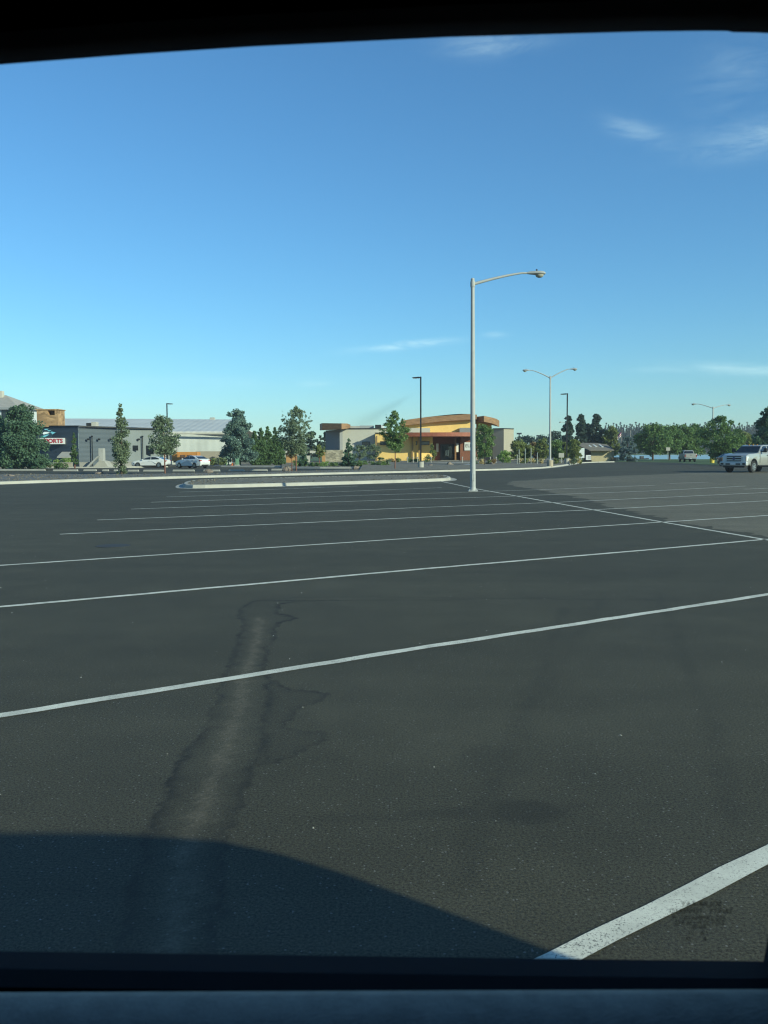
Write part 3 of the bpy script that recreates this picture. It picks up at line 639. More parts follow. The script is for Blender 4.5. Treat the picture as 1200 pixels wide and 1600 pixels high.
def restaurant():
    o = empty('restaurant', (0, 0, 0), 0, 'low yellow and cream restaurant with curved rust brown roof edges and red wood entry', 'building')
    zb = .3
    MB().prism(fp((509, 144.5), (531, 139), (546, 140), (546, 152), (512, 152)), zb, zz(671.5, 140, 520)).build('end_wall', M_GREYW, o)
    MB().prism(fp((504, 138.9), (536, 138.5), (536, 146), (504, 150)), zb, zz(703, 139, 520)).build('stone_base', M_BLOCK, o)
    MB().prism(fp((500, 141.5), (504, 138.5), (534, 136.5), (543, 137.0), (548, 139.5), (548, 153), (503, 153)), [zz(671.5, 138, 500), zz(671.5, 138, 500), zz(671.0, 138, 540), zz(670, 138, 540), zz(668, 138, 540), zz(670, 150, 540), zz(671, 150, 500)], [zz(661, 138, 500)] * 2 + [zz(662, 138, 540)] * 2 + [zz(664.5, 138, 540)] + [zz(663, 150, 500)] * 2).build('end_roof', M_RUST, o)
    MB().prism(fp((532, 139.3), (604, 139.3), (604, 158), (532, 158)), zb, zz(670, 139.3, 560)).build('cream_wall', M_CREAM, o)
    MB().prism(fp((531, 139.1), (604.5, 139.1), (604.5, 139.6), (531, 139.6)), zz(670, 139.3, 560), zz(669, 139.3, 560)).build('coping', M_DARK, o)
    MB().prism(fp((586.5, 136.8), (645, 136.5), (676, 137.6), (676, 152), (586.5, 152)), zb, zz(677, 136.8, 620)).build('yellow_wall', M_YEL, o)
    MB().prism(fp((585.8, 136.6), (645, 136.3), (645, 136.9), (585.8, 137.2)), zz(677, 136.8, 620), zz(675.8, 136.8, 620)).build('coping', M_DARK, o)
    MB().prism(fp((675, 141), (744, 141), (744, 153), (675, 153)), zb, zz(681, 141, 700)).build('entry_wall', M_WOOD, o)
    MB().prism(fp((719, 139.4), (746, 139.4), (746, 141), (719, 141)), zb, zz(683, 140, 730)).build('sign_wall', M_WOOD, o)
    MB().prism(fp((710.5, 138.6), (713, 138.6), (713, 141), (710.5, 141)), zb, zz(683, 139, 712)).build('timber_post', mat('timber', (.26, .13, .05), .7, var=.2), o)
    pts = [(628, 137)]; 
    for i in range(13):
        t = i / 12; pts.append((628 + 117 * t, 134.6 - 2.0 * math.sin(math.pi * (.15 + .75 * t))))
    pts += [(745, 148), (628, 148)]
    zt = [zz(676.3, 136, 690)] * len(pts); zl = [zz(682.2, 135, 690)] * len(pts)
    MB().prism(fp(*pts), zl, zt).build('entry_canopy', M_REDB, o)
    MB().prism(fp((632, 140.1), (742, 140.1), (742, 160), (632, 160)), zz(677, 140), [zz(662, 142.5, 632), zz(653, 142.5, 742), zz(653, 142.5, 742), zz(662, 142.5, 632)]).build('upper_wall', M_YEL, o)
    MB().prism(fp((637, 139.2), (672, 139.2), (672, 140.0), (637, 140.0)), zz(677, 141), zz(669.3, 141, 650)).build('parapet', M_CREAM, o)
    MB().prism(fp((718, 139.2), (744, 139.2), (744, 140.0), (718, 140.0)), zz(677, 141), zz(669, 141, 730)).build('parapet', M_GREYW, o)
    # rising curved main roof slab
    xs = [626, 640, 656, 672, 688, 704, 720, 733, 745]; tops = [657.5, 655.2, 653, 651, 649.2, 647.6, 646.6, 647, 647.8]; bots = [665.5, 664, 662, 660.2, 658.6, 657.3, 656.2, 655.4, 655]
    fr_ = [(x, 139.0) for x in xs]; bk = [(x, 162) for x in xs[::-1]]
    zt = [zz(t, 139.0, x) for x, t in zip(xs, tops)]; zl = [zz(t, 139.0, x) for x, t in zip(xs, bots)]
    MB().prism(fp(*(fr_ + bk)), zl + zl[::-1], zt + zt[::-1]).build('main_roof', M_RUST, o)
    rp = [(741, 141.5), (756, 138.8), (768, 139.6), (775, 141), (779.5, 144), (780, 150), (774, 158), (741, 158)]
    tp = [651.5, 649.8, 652.3, 654.2, 657, 658, 656, 651.5]; bt = [657.5, 658.8, 661.3, 663.8, 667, 667, 664, 657]
    MB().prism(fp(*rp), [zz(b_, p[1], p[0]) for p, b_ in zip(rp, bt)], [zz(b_, p[1], p[0]) for p, b_ in zip(rp, tp)]).build('corner_roof', M_RUST, o)
    MB().prism(fp((744, 145), (768, 145), (768, 158), (744, 158)), zz(674, 145), zz(658, 145, 750)).build('corner_wall', M_YEL, o)
    MB().prism(fp((743, 141.6), (772, 141.6), (772, 158), (743, 158)), zb, zz(672, 141.6, 760)).build('rear_wall', M_TAN, o)
    MB().prism(fp((770, 140.0), (787, 139), (802.5, 141.2), (802.5, 160), (770, 160)), zb, zz(670.3, 140, 787)).build('tan_wing', M_TAN, o)
    MB().prism(fp((769.5, 139.8), (787, 138.8), (803, 141.0), (803, 141.8), (787, 139.5), (769.5, 140.5)), zz(670.3, 140, 787), zz(669.2, 140, 787)).build('coping', M_DARK, o)
    window(o, 566, 578, 690, 696, 139.28)
    for x0, x1 in ((594, 609), (612, 626), (639, 652), (658, 671)):
        window(o, x0, x1, 689.3, 695.3, 136.4 if x1 < 650 else 136.7)
    m_dp = mat('downpipe', (.10, .06, .04), .6)
    a = at(588.6, 681, 136.5); MB().box(a.x - .07, a.x + .07, 136.45, 136.62, .35, a.z).build('downpipe', m_dp, o)
    for x in (644.5, 655):
        a = at(x, 696, 136.3); MB().box(a.x - .12, a.x + .12, 136.1, 136.35, .35, zz(682, 136, 650)).build('canopy_post', mat('post_ochre', (.28, .17, .06), .7), o)
    # entrance
    a, b_ = at(688, 720, 140.9), at(709, 694, 140.9)
    d = MB().box(a.x, b_.x, 140.78, 140.98, .4, b_.z).build('door_frame', mat('bronze', (.05, .045, .04), .4, metal=.4), o)
    for x0, x1 in ((690, 698.2), (698.8, 707)):
        p, q = at(x0, 718.5, 140.7), at(x1, 696, 140.7); dd = MB().box(p.x, q.x, 140.72, 140.77, p.z, q.z).build('door', mat('bronze', (.05, .045, .04), .4), o)
        MB().box(p.x + .1, q.x - .1, 140.68, 140.715, p.z + .3, q.z - .12).build('pane', M_WGLASS, dd)
        h = at(698.5 + (1.6 if x0 > 695 else -1.6), 708, 140.6); MB().box(h.x - .04, h.x + .04, 140.58, 140.66, h.z - .45, h.z + .45).build('handle', M_CHROME, dd)
    m_sc = mat('frosted_panel', (.78, .76, .68), .5)
    for x in (683.2, 714.3):
        p, q = at(x - 1.9, 706.5, 139.3 if x > 700 else 140.8), at(x + 1.9, 693, 139.3 if x > 700 else 140.8); Yp = p.y
        MB().box(p.x, q.x, Yp - .15, Yp + .1, p.z, q.z).build('wall_panel', m_sc, o, bevel=.03)
    p, q = at(725.8, 703.8, 139.2), at(742.5, 691, 139.2); s = MB().box(p.x, q.x, 139.25, 139.38, p.z, q.z).build('sign_board', M_WHITE, o)
    t = text_mesh('lettering', 'EU', .72, M_DARK, s, .01, 'LEFT'); c = at(727.0, 696.8, 139.2)
    t.location = (c.x, 139.235, c.z); t.rotation_euler = (R(90), 0, 0)
    # roof plant
    for x0, x1, y0, y1, Y, m in ((548, 562, 665.5, 671, 146, M_CONCG), (562, 584, 664.8, 671, 146, mat('plant_grey', (.3, .31, .31), .6)), (586, 595.5, 663.6, 671, 145, M_DARK), (595.7, 599.5, 664, 671, 145, M_WHITE)):
        mb = MB(); wall_front(mb, x0, x1, y0, y1, Y, 1.4); mb.build('roof_unit', m, o, bevel=.05)
    # garden wall to the left with openings and gable shelter
    gw = MB(); wall_front(gw, 438, 446, 704, 724, 138, .4); wall_front(gw, 446, 478, 704, 712, 138, .4); wall_front(gw, 474, 484, 712, 724, 138, .4); wall_front(gw, 484, 508, 704, 708, 138, .4); gw.build('garden_wall', M_CREAM, o)
    mb = MB(); wall_front(mb, 447, 464, 713, 725, 137.5, .2); mb.build('timber_gate', mat('orange_timber', (.42, .22, .08), .7, var=.2), o)
    mb = MB(); wall_front(mb, 503, 508, 706, 726, 137.0, .3); mb.build('timber_post', mat('orange_timber', (.42, .22, .08), .7), o)
    return o
restaurant()

def left_shop():
    o = empty('shop_building', label='dark navy metal sided shop with a stone chimney and red lettered sign', cat='building')
    zt = lambda y, Y, x: zz(y, Y, x)
    MB().prism(fp((40, 124.5), (123, 120), (123, 150), (40, 150)), 0, [zt(667, 124, 60), zt(666.8, 120, 123), zt(666.8, 120, 123), zt(667, 124, 60)]).build('navy_wall', M_NAVY, o)
    MB().prism(fp((123.2, 120.2), (184, 124.5), (184, 150), (123.2, 150)), 0, [zt(667.2, 120, 123), zt(668.5, 124.5, 184), zt(668.5, 124.5, 184), zt(667.2, 120, 123)]).build('navy_wall_lit', M_NAVY_LIT, o)
    MB().prism(fp((184.2, 124.6), (250, 129), (250, 150), (184.2, 150)), 0, [zt(669, 124.5, 184), zt(671, 129, 250), zt(671, 129, 250), zt(669, 124.5, 184)]).build('sage_wall', M_SAGE, o)
    for (x0, Y0, x1, Y1, y0, y1) in ((40, 124.3, 123, 119.8, 667, 666.8), (123, 119.8, 250.4, 128.7, 667, 671)):
        a, b = at(x0, y0, Y0), at(x1, y1, Y1); MB().prism([(a.x, a.y), (b.x, b.y), (b.x, b.y + .5), (a.x, a.y + .5)], [a.z, b.z, b.z, a.z], [a.z + .18, b.z + .18, b.z + .18, a.z + .18]).build('roof_trim', M_DARK, o)
    ch = MB(); Yc = 122.3; x0, x1 = at(57.5, 650, Yc).x, at(90.5, 650, Yc).x; z0, z1 = zz(667, Yc, 70), zz(640.5, Yc, 70)
    oz0, oz1 = zz(648.5, Yc, 80), zz(641.5, Yc, 80); ox0, ox1 = at(74.5, 645, Yc).x, at(85.5, 645, Yc).x
    ch.box(x0, x1, Yc, Yc + 2.6, z0, oz0); ch.box(x0, ox0, Yc, Yc + 2.6, oz0, oz1); ch.box(ox1, x1, Yc, Yc + 2.6, oz0, oz1); ch.box(x0, x1, Yc, Yc + 2.6, oz1, z1)
    ch.box(ox0, ox1, Yc + 1.2, Yc + 2.6, oz0, oz1)
    ch = ch.build('chimney', M_CHIM, o); MB().box(x0 - .12, x1 + .12, Yc - .12, Yc + 2.7, z1, z1 + .12).build('chimney_cap', M_CHIM, ch)
    for x0, x1, y0, y1 in ((208, 215.5, 696, 704), (229, 240, 696, 710)):
        window(o, x0, x1, y0, y1, 126.1 if x0 < 220 else 127.5)
    for x in (143.5, 222.5):
        Y = 121.2 if x < 200 else 126.8; a = at(x, 683, Y); MB().box(a.x - .045, a.x + .045, Y - .05, Y + .1, .1, a.z).build('downpipe', M_DARK, o)
        MB().box(a.x - .12, a.x + .12, Y - .08, Y + .1, a.z, a.z + .2).build('downpipe_head', M_DARK, o)
    for x in (138, 155, 173, 217):
        Y = 120.8 if x < 150 else (122 if x < 165 else (123.3 if x < 200 else 126.5)); a = at(x, 686.5, Y); MB().box(a.x - .15, a.x + .15, Y - .15, Y + .05, a.z - .12, a.z + .12).build('wall_lamp', M_DARK, o)
    # sign with fish emblem
    Y = 120.9
    a, b = at(60, 694, Y), at(101, 684.3, Y); s = MB().box(a.x, b.x, Y - .1, Y + .35, a.z, b.z).build('sign_board', M_WHITE, o)
    t = text_mesh('lettering', 'SPORTS', .78, mat('sign_red', (.36, .012, .02), .5), s, .01, 'RIGHT', .028); c = at(98.5, 689.2, Y)
    t.location = (c.x, Y - .12, c.z); t.rotation_euler = (R(90), 0, 0); t.scale = (1.02, 1, 1)
    m_cy = mat('emblem_cyan', (.16, .46, .56), .5); m_wh = mat('emblem_white', (.72, .78, .78), .5); m_gn = mat('emblem_green', (.03, .16, .11), .5)
    def flat(name, pts, m, dy):
        Yf = Y - .12 - dy; n = len(pts); vs = [tuple(at(x, y, Yf)) for x, y in pts]; vs += [(v[0], v[1] + .04, v[2]) for v in vs]
        return MB().add(vs, [tuple(range(n)), tuple(range(n, 2 * n))[::-1]] + [(i, (i + 1) % n, n + (i + 1) % n, n + i) for i in range(n)]).build(name, m, em)
    em = MB().box(at(64.5, 680, Y).x, at(80, 680, Y).x, Y - .08, Y + .3, at(70, 683.3, Y).z, at(70, 671.5, Y).z).build('fish_emblem', mat('emblem_navy', (.02, .04, .06), .5), o)
    flat('fin', [(69, 670.2), (76, 669.8), (74, 671.6), (70, 671.8)], m_cy, 0); flat('fin', [(74, 672.4), (80, 672), (78, 673.6), (75, 674)], m_cy, .0)
    flat('body', [(66.5, 677), (69, 674.8), (74, 674.9), (78, 676), (74, 677.6), (68, 679)], m_wh, .01)
    flat('tail', [(78.5, 676.2), (80.5, 674.2), (87, 675.8), (81, 679), (80.6, 677)], m_cy, .0)
    flat('wave', [(66, 681.5), (72, 679.2), (77, 678.6), (73, 681.6), (69, 683)], m_cy, .005); flat('wave', [(63, 682.5), (66, 680.5), (68, 683), (72, 683.8), (64, 684)], m_gn, .012)
    # lean-to awning and ramp
    mb = MB(); p0, p1, p2, p3 = at(89, 715.3, 117), at(113, 715.3, 117), at(113, 707.3, 120.2), at(97, 707.3, 120.2)
    mb.add([p0, p1, p2, p3] + [p + Vector((0, 0, .12)) for p in (p0, p1, p2, p3)], [(3, 2, 1, 0), (4, 5, 6, 7), (0, 1, 5, 4), (1, 2, 6, 5), (2, 3, 7, 6), (3, 0, 4, 7)]); mb.build('awning', M_CONC, o)
    for x in (90.5, 112):
        p = at(x, 715, 117.1); MB().box(p.x - .06, p.x + .06, 117.05, 117.2, .1, p.z).build('awning_post', M_DARK, o)
    return o
left_shop()

def shed():
    o = empty('metal_shed', label='long white ribbed metal shed with grey standing seam roof', cat='building')
    MB().prism(fp((255, 134), (362, 136.5), (362, 165), (255, 165)), 0, zz(677, 135, 300)).build('wall', M_WSHED, o)
    a, b = at(92, 676.5, 132.8), at(362, 676.0, 135.2); c, d = at(362, 657.0, 152), at(92, 655.5, 152); e, f = b + Vector((0, 34, -.3)), a + Vector((0, 34, -.3))
    t = Vector((0, 0, .18))
    MB().add([a, b, c, d, e, f] + [p + t for p in (a, b, c, d, e, f)], [(0, 1, 2, 3), (3, 2, 4, 5), (6, 7, 8, 9), (9, 8, 10, 11), (0, 1, 7, 6), (1, 2, 8, 7), (2, 4, 10, 8), (3, 0, 6, 9), (5, 3, 9, 11), (4, 5, 11, 10)]).build('roof', M_MROOF, o)
    p, q = at(255, 677.5, 133), at(361, 676, 135); MB().prism([(p.x, p.y - .15), (q.x, q.y - .15), (q.x, q.y + .15), (p.x, p.y + .15)], p.z - .1, p.z + .12).build('eave_gutter', M_CONC, o)
    p = at(276, 690, 133.4); MB().box(p.x - .1, p.x + .1, 133.3, 133.5, .1, zz(677, 133, 276)).build('downpipe', M_CONCG, o)
    p = at(332, 655.5, 152); MB().box(p.x - .4, p.x + .4, 151.6, 152.4, p.z - .5, p.z + .35).build('roof_vent', M_CONCG, o, bevel=.06)
    p, q = at(137, 664.5, 140), at(144, 661, 140); MB().box(p.x, q.x, 139.3, 140.6, p.z - .4, q.z).build('skylight', M_DARK, o)
    p, q = at(145, 664.5, 140), at(152, 659.5, 140); MB().box(p.x, q.x, 139.3, 140.6, p.z - .4, q.z).build('roof_hatch', M_CONC, o)
    return o
shed()

def hip_house():
    o = empty('hip_roofed_house', label='pale house with beige hipped roof behind the large tree at left edge', cat='building')
    Y = 142; x0, x1 = at(-170, 640, Y).x, at(29, 640, Y).x; ze = zz(637, Y, 0); zr = zz(617, Y + 6, 0)
    MB().box(x0 + .5, x1 - .6, Y + .6, Y + 14, 0, ze).build('wall', mat('pale_wall', (.55, .58, .58), .8), o)
    MB().add([(x0, Y, ze), (x1, Y, ze), (x1, Y + 14, ze), (x0, Y + 14, ze), (x0 + 5, Y + 7, zr), (at(10, 620, Y + 7).x, Y + 7, zr)], [(0, 1, 5, 4), (1, 2, 5), (2, 3, 4, 5), (3, 0, 4), (0, 3, 2, 1)]).build('roof', M_GROOF, o)
    MB().box(x0, x1 + .1, Y - .1, Y + .06, ze - .3, ze + .06).build('fascia', mat('fascia_grey', (.25, .26, .27), .7), o)
    p = at(2, 614, Y + 6); MB().box(p.x - .5, p.x + .25, Y + 5.6, Y + 6.6, zr - .8, zz(611, Y + 6, 0)).build('chimney', M_CREAM, o)
    window(o, 3, 20, 641, 655, Y + .58)
hip_house()

def hut():
    o = empty('block_hut', label='small tan block hut with brown shingle roof and skylights beside the lake', cat='building')
    Y = 165; a = at(923, 722, Y); b = at(955, 704, Y)
    MB().prism(fp((923.5, 163), (955, 163), (955, 170), (923.5, 170)), 0, zz(704.5, 163, 940)).build('wall', mat('hut_block', (.44, .36, .22), .85, var=.08, scale=2), o)
    MB().prism(fp((955.2, 164), (959.5, 164), (959.5, 169), (955.2, 169)), 0, zz(706, 163, 940)).build('side_wall', mat('hut_block', (.44, .36, .22), .85), o)
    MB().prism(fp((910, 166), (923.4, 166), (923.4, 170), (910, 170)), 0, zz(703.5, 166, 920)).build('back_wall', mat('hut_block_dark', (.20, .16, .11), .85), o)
    e0, e1 = at(914, 704.2, 161.6), at(960, 704.6, 161.6); r0, r1 = at(904, 693, 167), at(931, 693.2, 167); e1b = at(961, 704.6, 172); e0b = at(900, 703, 173)
    m1 = at(938, 696, 166)
    e0 = at(921, 704.6, 161.6); v = [e0, e1, at(949, 695.8, 167), r1, r0, at(905, 697.5, 164)]
    t = Vector((0, 0, .14)); n = len(v)
    MB().add(v + [p + t for p in v], [tuple(range(n))[::-1], tuple(range(n, 2 * n))] + [(i, (i + 1) % n, n + (i + 1) % n, n + i) for i in range(n)]).build('roof', M_SHINGLE, o)
    for x in (917, 925.5, 935):
        p, q = at(x, 696.3, 165.4), at(x + 5, 699.6, 163.6); w = Vector((.35, 0, 0)); up = Vector((0, 0, .22)); lo = Vector((0, 0, -.05))
        MB().add([p + lo, p + w + lo, q + w + lo, q + lo, p + up, p + w + up, q + w + up, q + up], [(3, 2, 1, 0), (4, 5, 6, 7), (0, 1, 5, 4), (1, 2, 6, 5), (2, 3, 7, 6), (3, 0, 4, 7)]).build('skylight', mat('skylight', (.6, .6, .55), .4), o)
    mb = MB(); wall_front(mb, 904.8, 913.3, 700, 715.5, 161, .12); mb.build('notice_board', mat('board_pale', (.58, .62, .60), .6), o)
    mb = MB(); wall_front(mb, 955.5, 962, 714.5, 720.6, 162.5, .8); mb.build('utility_box', mat('brown_box', (.14, .10, .06), .7), o)
    mb = MB(); wall_front(mb, 962.3, 966.5, 714.5, 721, 162.5, .8); mb.build('utility_box', M_TAN, o)
    return o
hut()
def board_sign():
    Y = 150; o = empty('sign_board', (at(921, 720, Y).x, Y, 0), 0, 'small white sign board on a dark stand in front of the hut', 'sign')
    x = o.location.x; p, q = at(915.3, 718.8, Y), at(923.2, 711, Y)
    MB().box(p.x - x, q.x - x, -.08, .08, p.z, q.z).build('panel', M_WHITE, o, bevel=.02)
    for s in (-.3, .3): MB().box(s - .05, s + .05, -.06, .06, 0, p.z).build('leg', M_DARK, o)
    for i in range(3):
        MB().box(-.28, .28 - .1 * (i % 2), -.1, -.081, p.z + .18 + .18 * i, p.z + .25 + .18 * i).build('printed_line', mat('print_grey', (.2, .2, .22), .7), o)
board_sign()

# ================================================================== LAMPS
def cobra(parent, p0, direction, length, rise, hx=.78):
    """tapered arm that rises and flattens, with a cobra-head luminaire at its end"""
    d = Vector(direction).normalized(); up = Vector((0, 0, 1)); s = Vector((-d.y, d.x, 0))
    pts = [p0 + d * (length * t) + up * (rise * (1 - (1 - t) ** 1.35) ) for t in (0, .15, .3, .45, .6, .72, .82, .90, 1.0)]
    pts[-1].z = pts[-2].z + .005; 
    MB().tube(pts, [.062, .06, .057, .053, .05, .046, .043, .04, .038], 10).build('arm', M_GALV, parent, smooth=True)
    e = pts[-1]; prof = [(0, .05, .06), (.10, .085, .085), (.28, .14, .10), (.48, .185, .115), (.64, .18, .105), (.74, .12, .075), (.78, .04, .03)]
    mb = MB(); vs = []; k = 12
    for x, wy, hz in prof:
        for i in range(k):
            a = 2 * math.pi * i / k; zz_ = math.sin(a); q = e + d * x + s * (wy * math.cos(a)) + up * ((hz if zz_ > 0 else hz * .55) * zz_ - .01); vs.append(q)
    n = len(prof); mb.add(vs, [(i * k + j, i * k + (j + 1) % k, (i + 1) * k + (j + 1) % k, (i + 1) * k + j) for i in range(n - 1) for j in range(k)] + [tuple(range(k))[::-1], tuple(range((n - 1) * k, n * k))])
    lum = mb.build('luminaire', M_PLAM, parent, smooth=True)
    mb = MB(); vs = []
    for r, z in ((.155, -.055), (.15, -.11), (.11, -.16), (.05, -.185)):
        for i in range(k):
            a = 2 * math.pi * i / k; vs.append(e + d * (.52 + r * 1.15 * math.cos(a)) + s * (r * math.sin(a)) + up * z)
    mb.add(vs, [(i * k + j, i * k + (j + 1) % k, (i + 1) * k + (j + 1) % k, (i + 1) * k + j) for i in range(3) for j in range(k)] + [tuple(range(3 * k, 4 * k))]); mb.build('lens', M_LENS, lum, smooth=True)
    MB().tube([e + d * .40 + up * .10, e + d * .40 + up * .165], .032, 10).build('photocell', M_DARK, lum)

def street_lamp(px, Y, z0, ztop, arms, label, group, plinth=None, plinth_mat=None, name='street_lamp', yaw=0, lean=0):
    b = at(px, 720, Y); o = empty(name, (b.x, Y, z0), yaw, label, 'street lamp', group); h = ztop - z0; s = 0
    o.rotation_euler = (0, lean, yaw)
    if plinth:
        MB().tube([(0, 0, -.1), (0, 0, plinth)], .34, 20).build('plinth', plinth_mat or M_CONC, o, bevel=.0); s = plinth
    bp_ = MB().box(-.2, .2, -.2, .2, s, s + .035).build('base_plate', M_GALV, o)
    for sx in (-.15, .15):
        for sy in (-.15, .15): MB().tube([(sx, sy, s + .03), (sx, sy, s + .10)], .02, 6).build('bolt', M_GALV, bp_)
    MB().tube([(0, 0, s + .03), (0, 0, s + .16)], [.145, .125], 16).build('base_collar', M_GALV, o, smooth=True)
    MB().tube([(0, 0, s + .05), (0, 0, h)], [.118, .078], 16).build('pole', M_GALV, o, smooth=True)
    MB().tube([(0, 0, h), (0, 0, h + .06)], [.085, .06], 12).build('pole_cap', M_GALV, o)
    MB().tube([(0, 0, h - .30), (0, 0, h - .08)], .1, 12).build('arm_clamp', M_GALV, o)
    MB().box(-.05, .05, -.135, -.09, s + .45, s + .75).build('hand_hole_cover', M_GALV, o, bevel=.008)
    for d, L_, rise in arms: cobra(o, Vector((0, 0, h - .19)), d, L_, rise)
    return o
p_ = gnd(739, 767.5)
street_lamp(739, p_.y, 0, zz(437, p_.y, 737), [((1, .12, 0), 2.35, .52)], 'tall pale grey single arm street lamp standing on the painted line in the lot', 'cobra head lamps', lean=R(-.2))
street_lamp(859.5, 98, .2, zz(588, 98, 859), [((-1, .05, 0), 2.25, .92), ((1, .1, 0), 2.25, 1.02)], 'pale grey double arm street lamp on concrete plinth at the kerb bend', 'cobra head lamps', plinth=.62, plinth_mat=mat('plinth_tan', (.38, .31, .22), .85, var=.1), lean=R(-.3))
street_lamp(890, 205, 0, zz(665.5, 205, 890), [((-1, -.3, 0), 2.0, 1.1), ((1, -.3, 0), 2.0, .7)], 'small distant pale double arm street lamp in front of the dark conifers', 'cobra head lamps', plinth=.5)
street_lamp(1112.5, 135, 0, zz(636, 135, 1112), [((-1, .3, 0), 2.35, .72), ((1, .3, 0), 2.35, .55)], 'pale double arm street lamp with yellow plinth beside the leaning green tree', 'cobra head lamps', plinth=.75, plinth_mat=mat('safety_yellow', (.62, .47, .06), .7))
def black_lamp(px, Y, z0, ztop, arm, label, group='black flat head lamps', plinth=True):
    o = empty('lamp_post', (at(px, 720, Y).x, Y, z0), 0, label, 'street lamp', group); h = ztop - z0; s = 0
    if plinth:
        MB().tube([(0, 0, -.1), (0, 0, .66)], .31, 20).build('plinth', M_CONC, o); s = .66
    MB().box(-.16, .16, -.16, .16, s, s + .05).build('base_cover', M_BLACK, o)
    MB().prism([(-.075, -.075), (.075, -.075), (.075, .075), (-.075, .075)], s + .04, h).build('pole', M_BLACK, o)
    MB().box(min(0, arm * .2), max(0, arm * .2), -.05, .05, h - .14, h - .04).build('arm', M_BLACK, o)
    hd = MB().add([(arm * .16, -.17, h - .17), (arm * .9, -.17, h - .13), (arm * .9, .17, h - .13), (arm * .16, .17, h - .17), (arm * .16, -.15, h - .01), (arm * .9, -.15, h - .07), (arm * .9, .15, h - .07), (arm * .16, .15, h - .01)],
                  [(0, 3, 2, 1), (4, 5, 6, 7), (0, 1, 5, 4), (1, 2, 6, 5), (2, 3, 7, 6), (3, 0, 4, 7)]).build('luminaire', M_BLACK, o)
    MB().box(min(arm * .4, arm * .85), max(arm * .4, arm * .85), -.12, .12, h - .185, h - .14).build('lens', M_LENS, hd)
    return o
black_lamp(657.5, 91, .12, zz(588.5, 91, 657), -.95, 'black square lamp post on a round concrete plinth before the restaurant')
black_lamp(885.5, 118, .22, zz(614.5, 118, 885), -1.0, 'black lamp post standing behind the kerb bend near the dark conifers')
black_lamp(262.5, 134, 0, zz(630, 134, 262), 1.0, 'black lamp post rising behind the small round tree at left', plinth=False)
def stadium_lamp(px, Y, ytop, label):
    b = at(px, 710, Y); zt = zz(ytop, Y, px); o = empty('tall_light_mast', (b.x, Y, 0), 0, label, 'light mast', 'tiny far masts')
    MB().tube([(0, 0, 0), (0, 0, zt)], [.35, .25], 8).build('pole', M_BLACK, o); MB().box(-1.1, 1.1, -.3, .3, zt - .2, zt + .5).build('lamp_head', M_BLACK, o)
stadium_lamp(811, 400, 678, 'tiny dark light mast behind the trees right of the restaurant')
stadium_lamp(841.5, 420, 681.5, 'tiny dark light mast seen just left of the double lamp pole')

# ================================================================== VEHICLES
def wheel(parent, x, y, r, w, side, rim=M_RIM):
    t = MB().tube([(x, y - w / 2, r), (x, y - w / 2 + .03, r), (x, y + w / 2 - .03, r), (x, y + w / 2, r)], [r * .93, r, r, r * .93], 24).build('wheel', M_TYRE, parent, smooth=True)
    yo = y + side * (w / 2 + .004)
    rm = MB().tube([(x, yo - side * .05, r), (x, yo, r)], [r * .64, r * .60], 20).build('rim', M_DARK, t)
    mb = MB()
    for k in range(6):
        a = k * math.pi / 3 + .3; ca, sa = math.cos(a), math.sin(a); q = []
        for rr, hw in ((r * .1, r * .12), (r * .60, r * .085)):
            for s in (-1, 1): q.append((x + ca * rr - sa * hw * s, yo + side * .006, r + sa * rr + ca * hw * s))
        mb.add([q[0], q[1], q[3], q[2]] + [(v[0], v[1] + side * .02, v[2]) for v in (q[0], q[1], q[3], q[2])], [(0, 1, 2, 3), (4, 5, 6, 7), (0, 1, 5, 4), (1, 2, 6, 5), (2, 3, 7, 6), (3, 0, 4, 7)])
    mb.tube([(x, yo, r), (x, yo + side * .035, r)], r * .2, 12)
    n = 20; vs = []
    for rr in (r * .56, r * .645):
        for k in range(n): vs.append((x + rr * math.cos(2 * math.pi * k / n), yo + side * .018, r + rr * math.sin(2 * math.pi * k / n)))
    mb.add(vs, [(k, (k + 1) % n, n + (k + 1) % n, n + k) for k in range(n)])
    mb.build('spokes', rim, t)

def cut_arches(prof, arches):
    """insert wheel-arch arcs in the bottom edge of a side profile; prof runs along bottom from rear to front first"""
    out = [prof[0]]
    for cx_, r, zb in arches:
        n = 10
        for k in range(n + 1):
            a = math.pi - math.pi * k / n; out.append((cx_ + r * math.cos(a), max(zb, zb + r * math.sin(a) * 1.0)))
    return out + prof[1:]
def body_from(prof, w, inset, m, name, parent, bevel=.04):
    """extruded side profile whose upper points lean inwards"""
    n = len(prof); vs = []
    for s in (-1, 1):
        for x, z in prof: vs.append((x, s * (w - inset(x, z)), z))
    mb = MB(); mb.add(vs, [tuple(range(n))[::-1], tuple(range(n, 2 * n))] + [(i, (i + 1) % n, n + (i + 1) % n, n + i) for i in range(n)])
    me = bpy.data.meshes.new(name); me.from_pydata(mb.v, [], mb.f); bm = bmesh.new(); bm.from_mesh(me); bmesh.ops.recalc_face_normals(bm, faces=bm.faces)
    ed = [e for e in bm.edges if abs(e.verts[0].co.y - e.verts[1].co.y) < .3 and e.verts[0].co.y * e.verts[1].co.y > 0 and max(e.verts[0].co.z, e.verts[1].co.z) > .45]
    bmesh.ops.bevel(bm, geom=ed, offset=bevel, segments=3, affect='EDGES', profile=.5, clamp_overlap=True)
    bmesh.ops.triangulate(bm, faces=[f for f in bm.faces if len(f.verts) > 4]); bm.to_mesh(me); bm.free(); me.shade_smooth(); me.set_sharp_from_angle(angle=R(35))
    return link(name, me, m, parent)
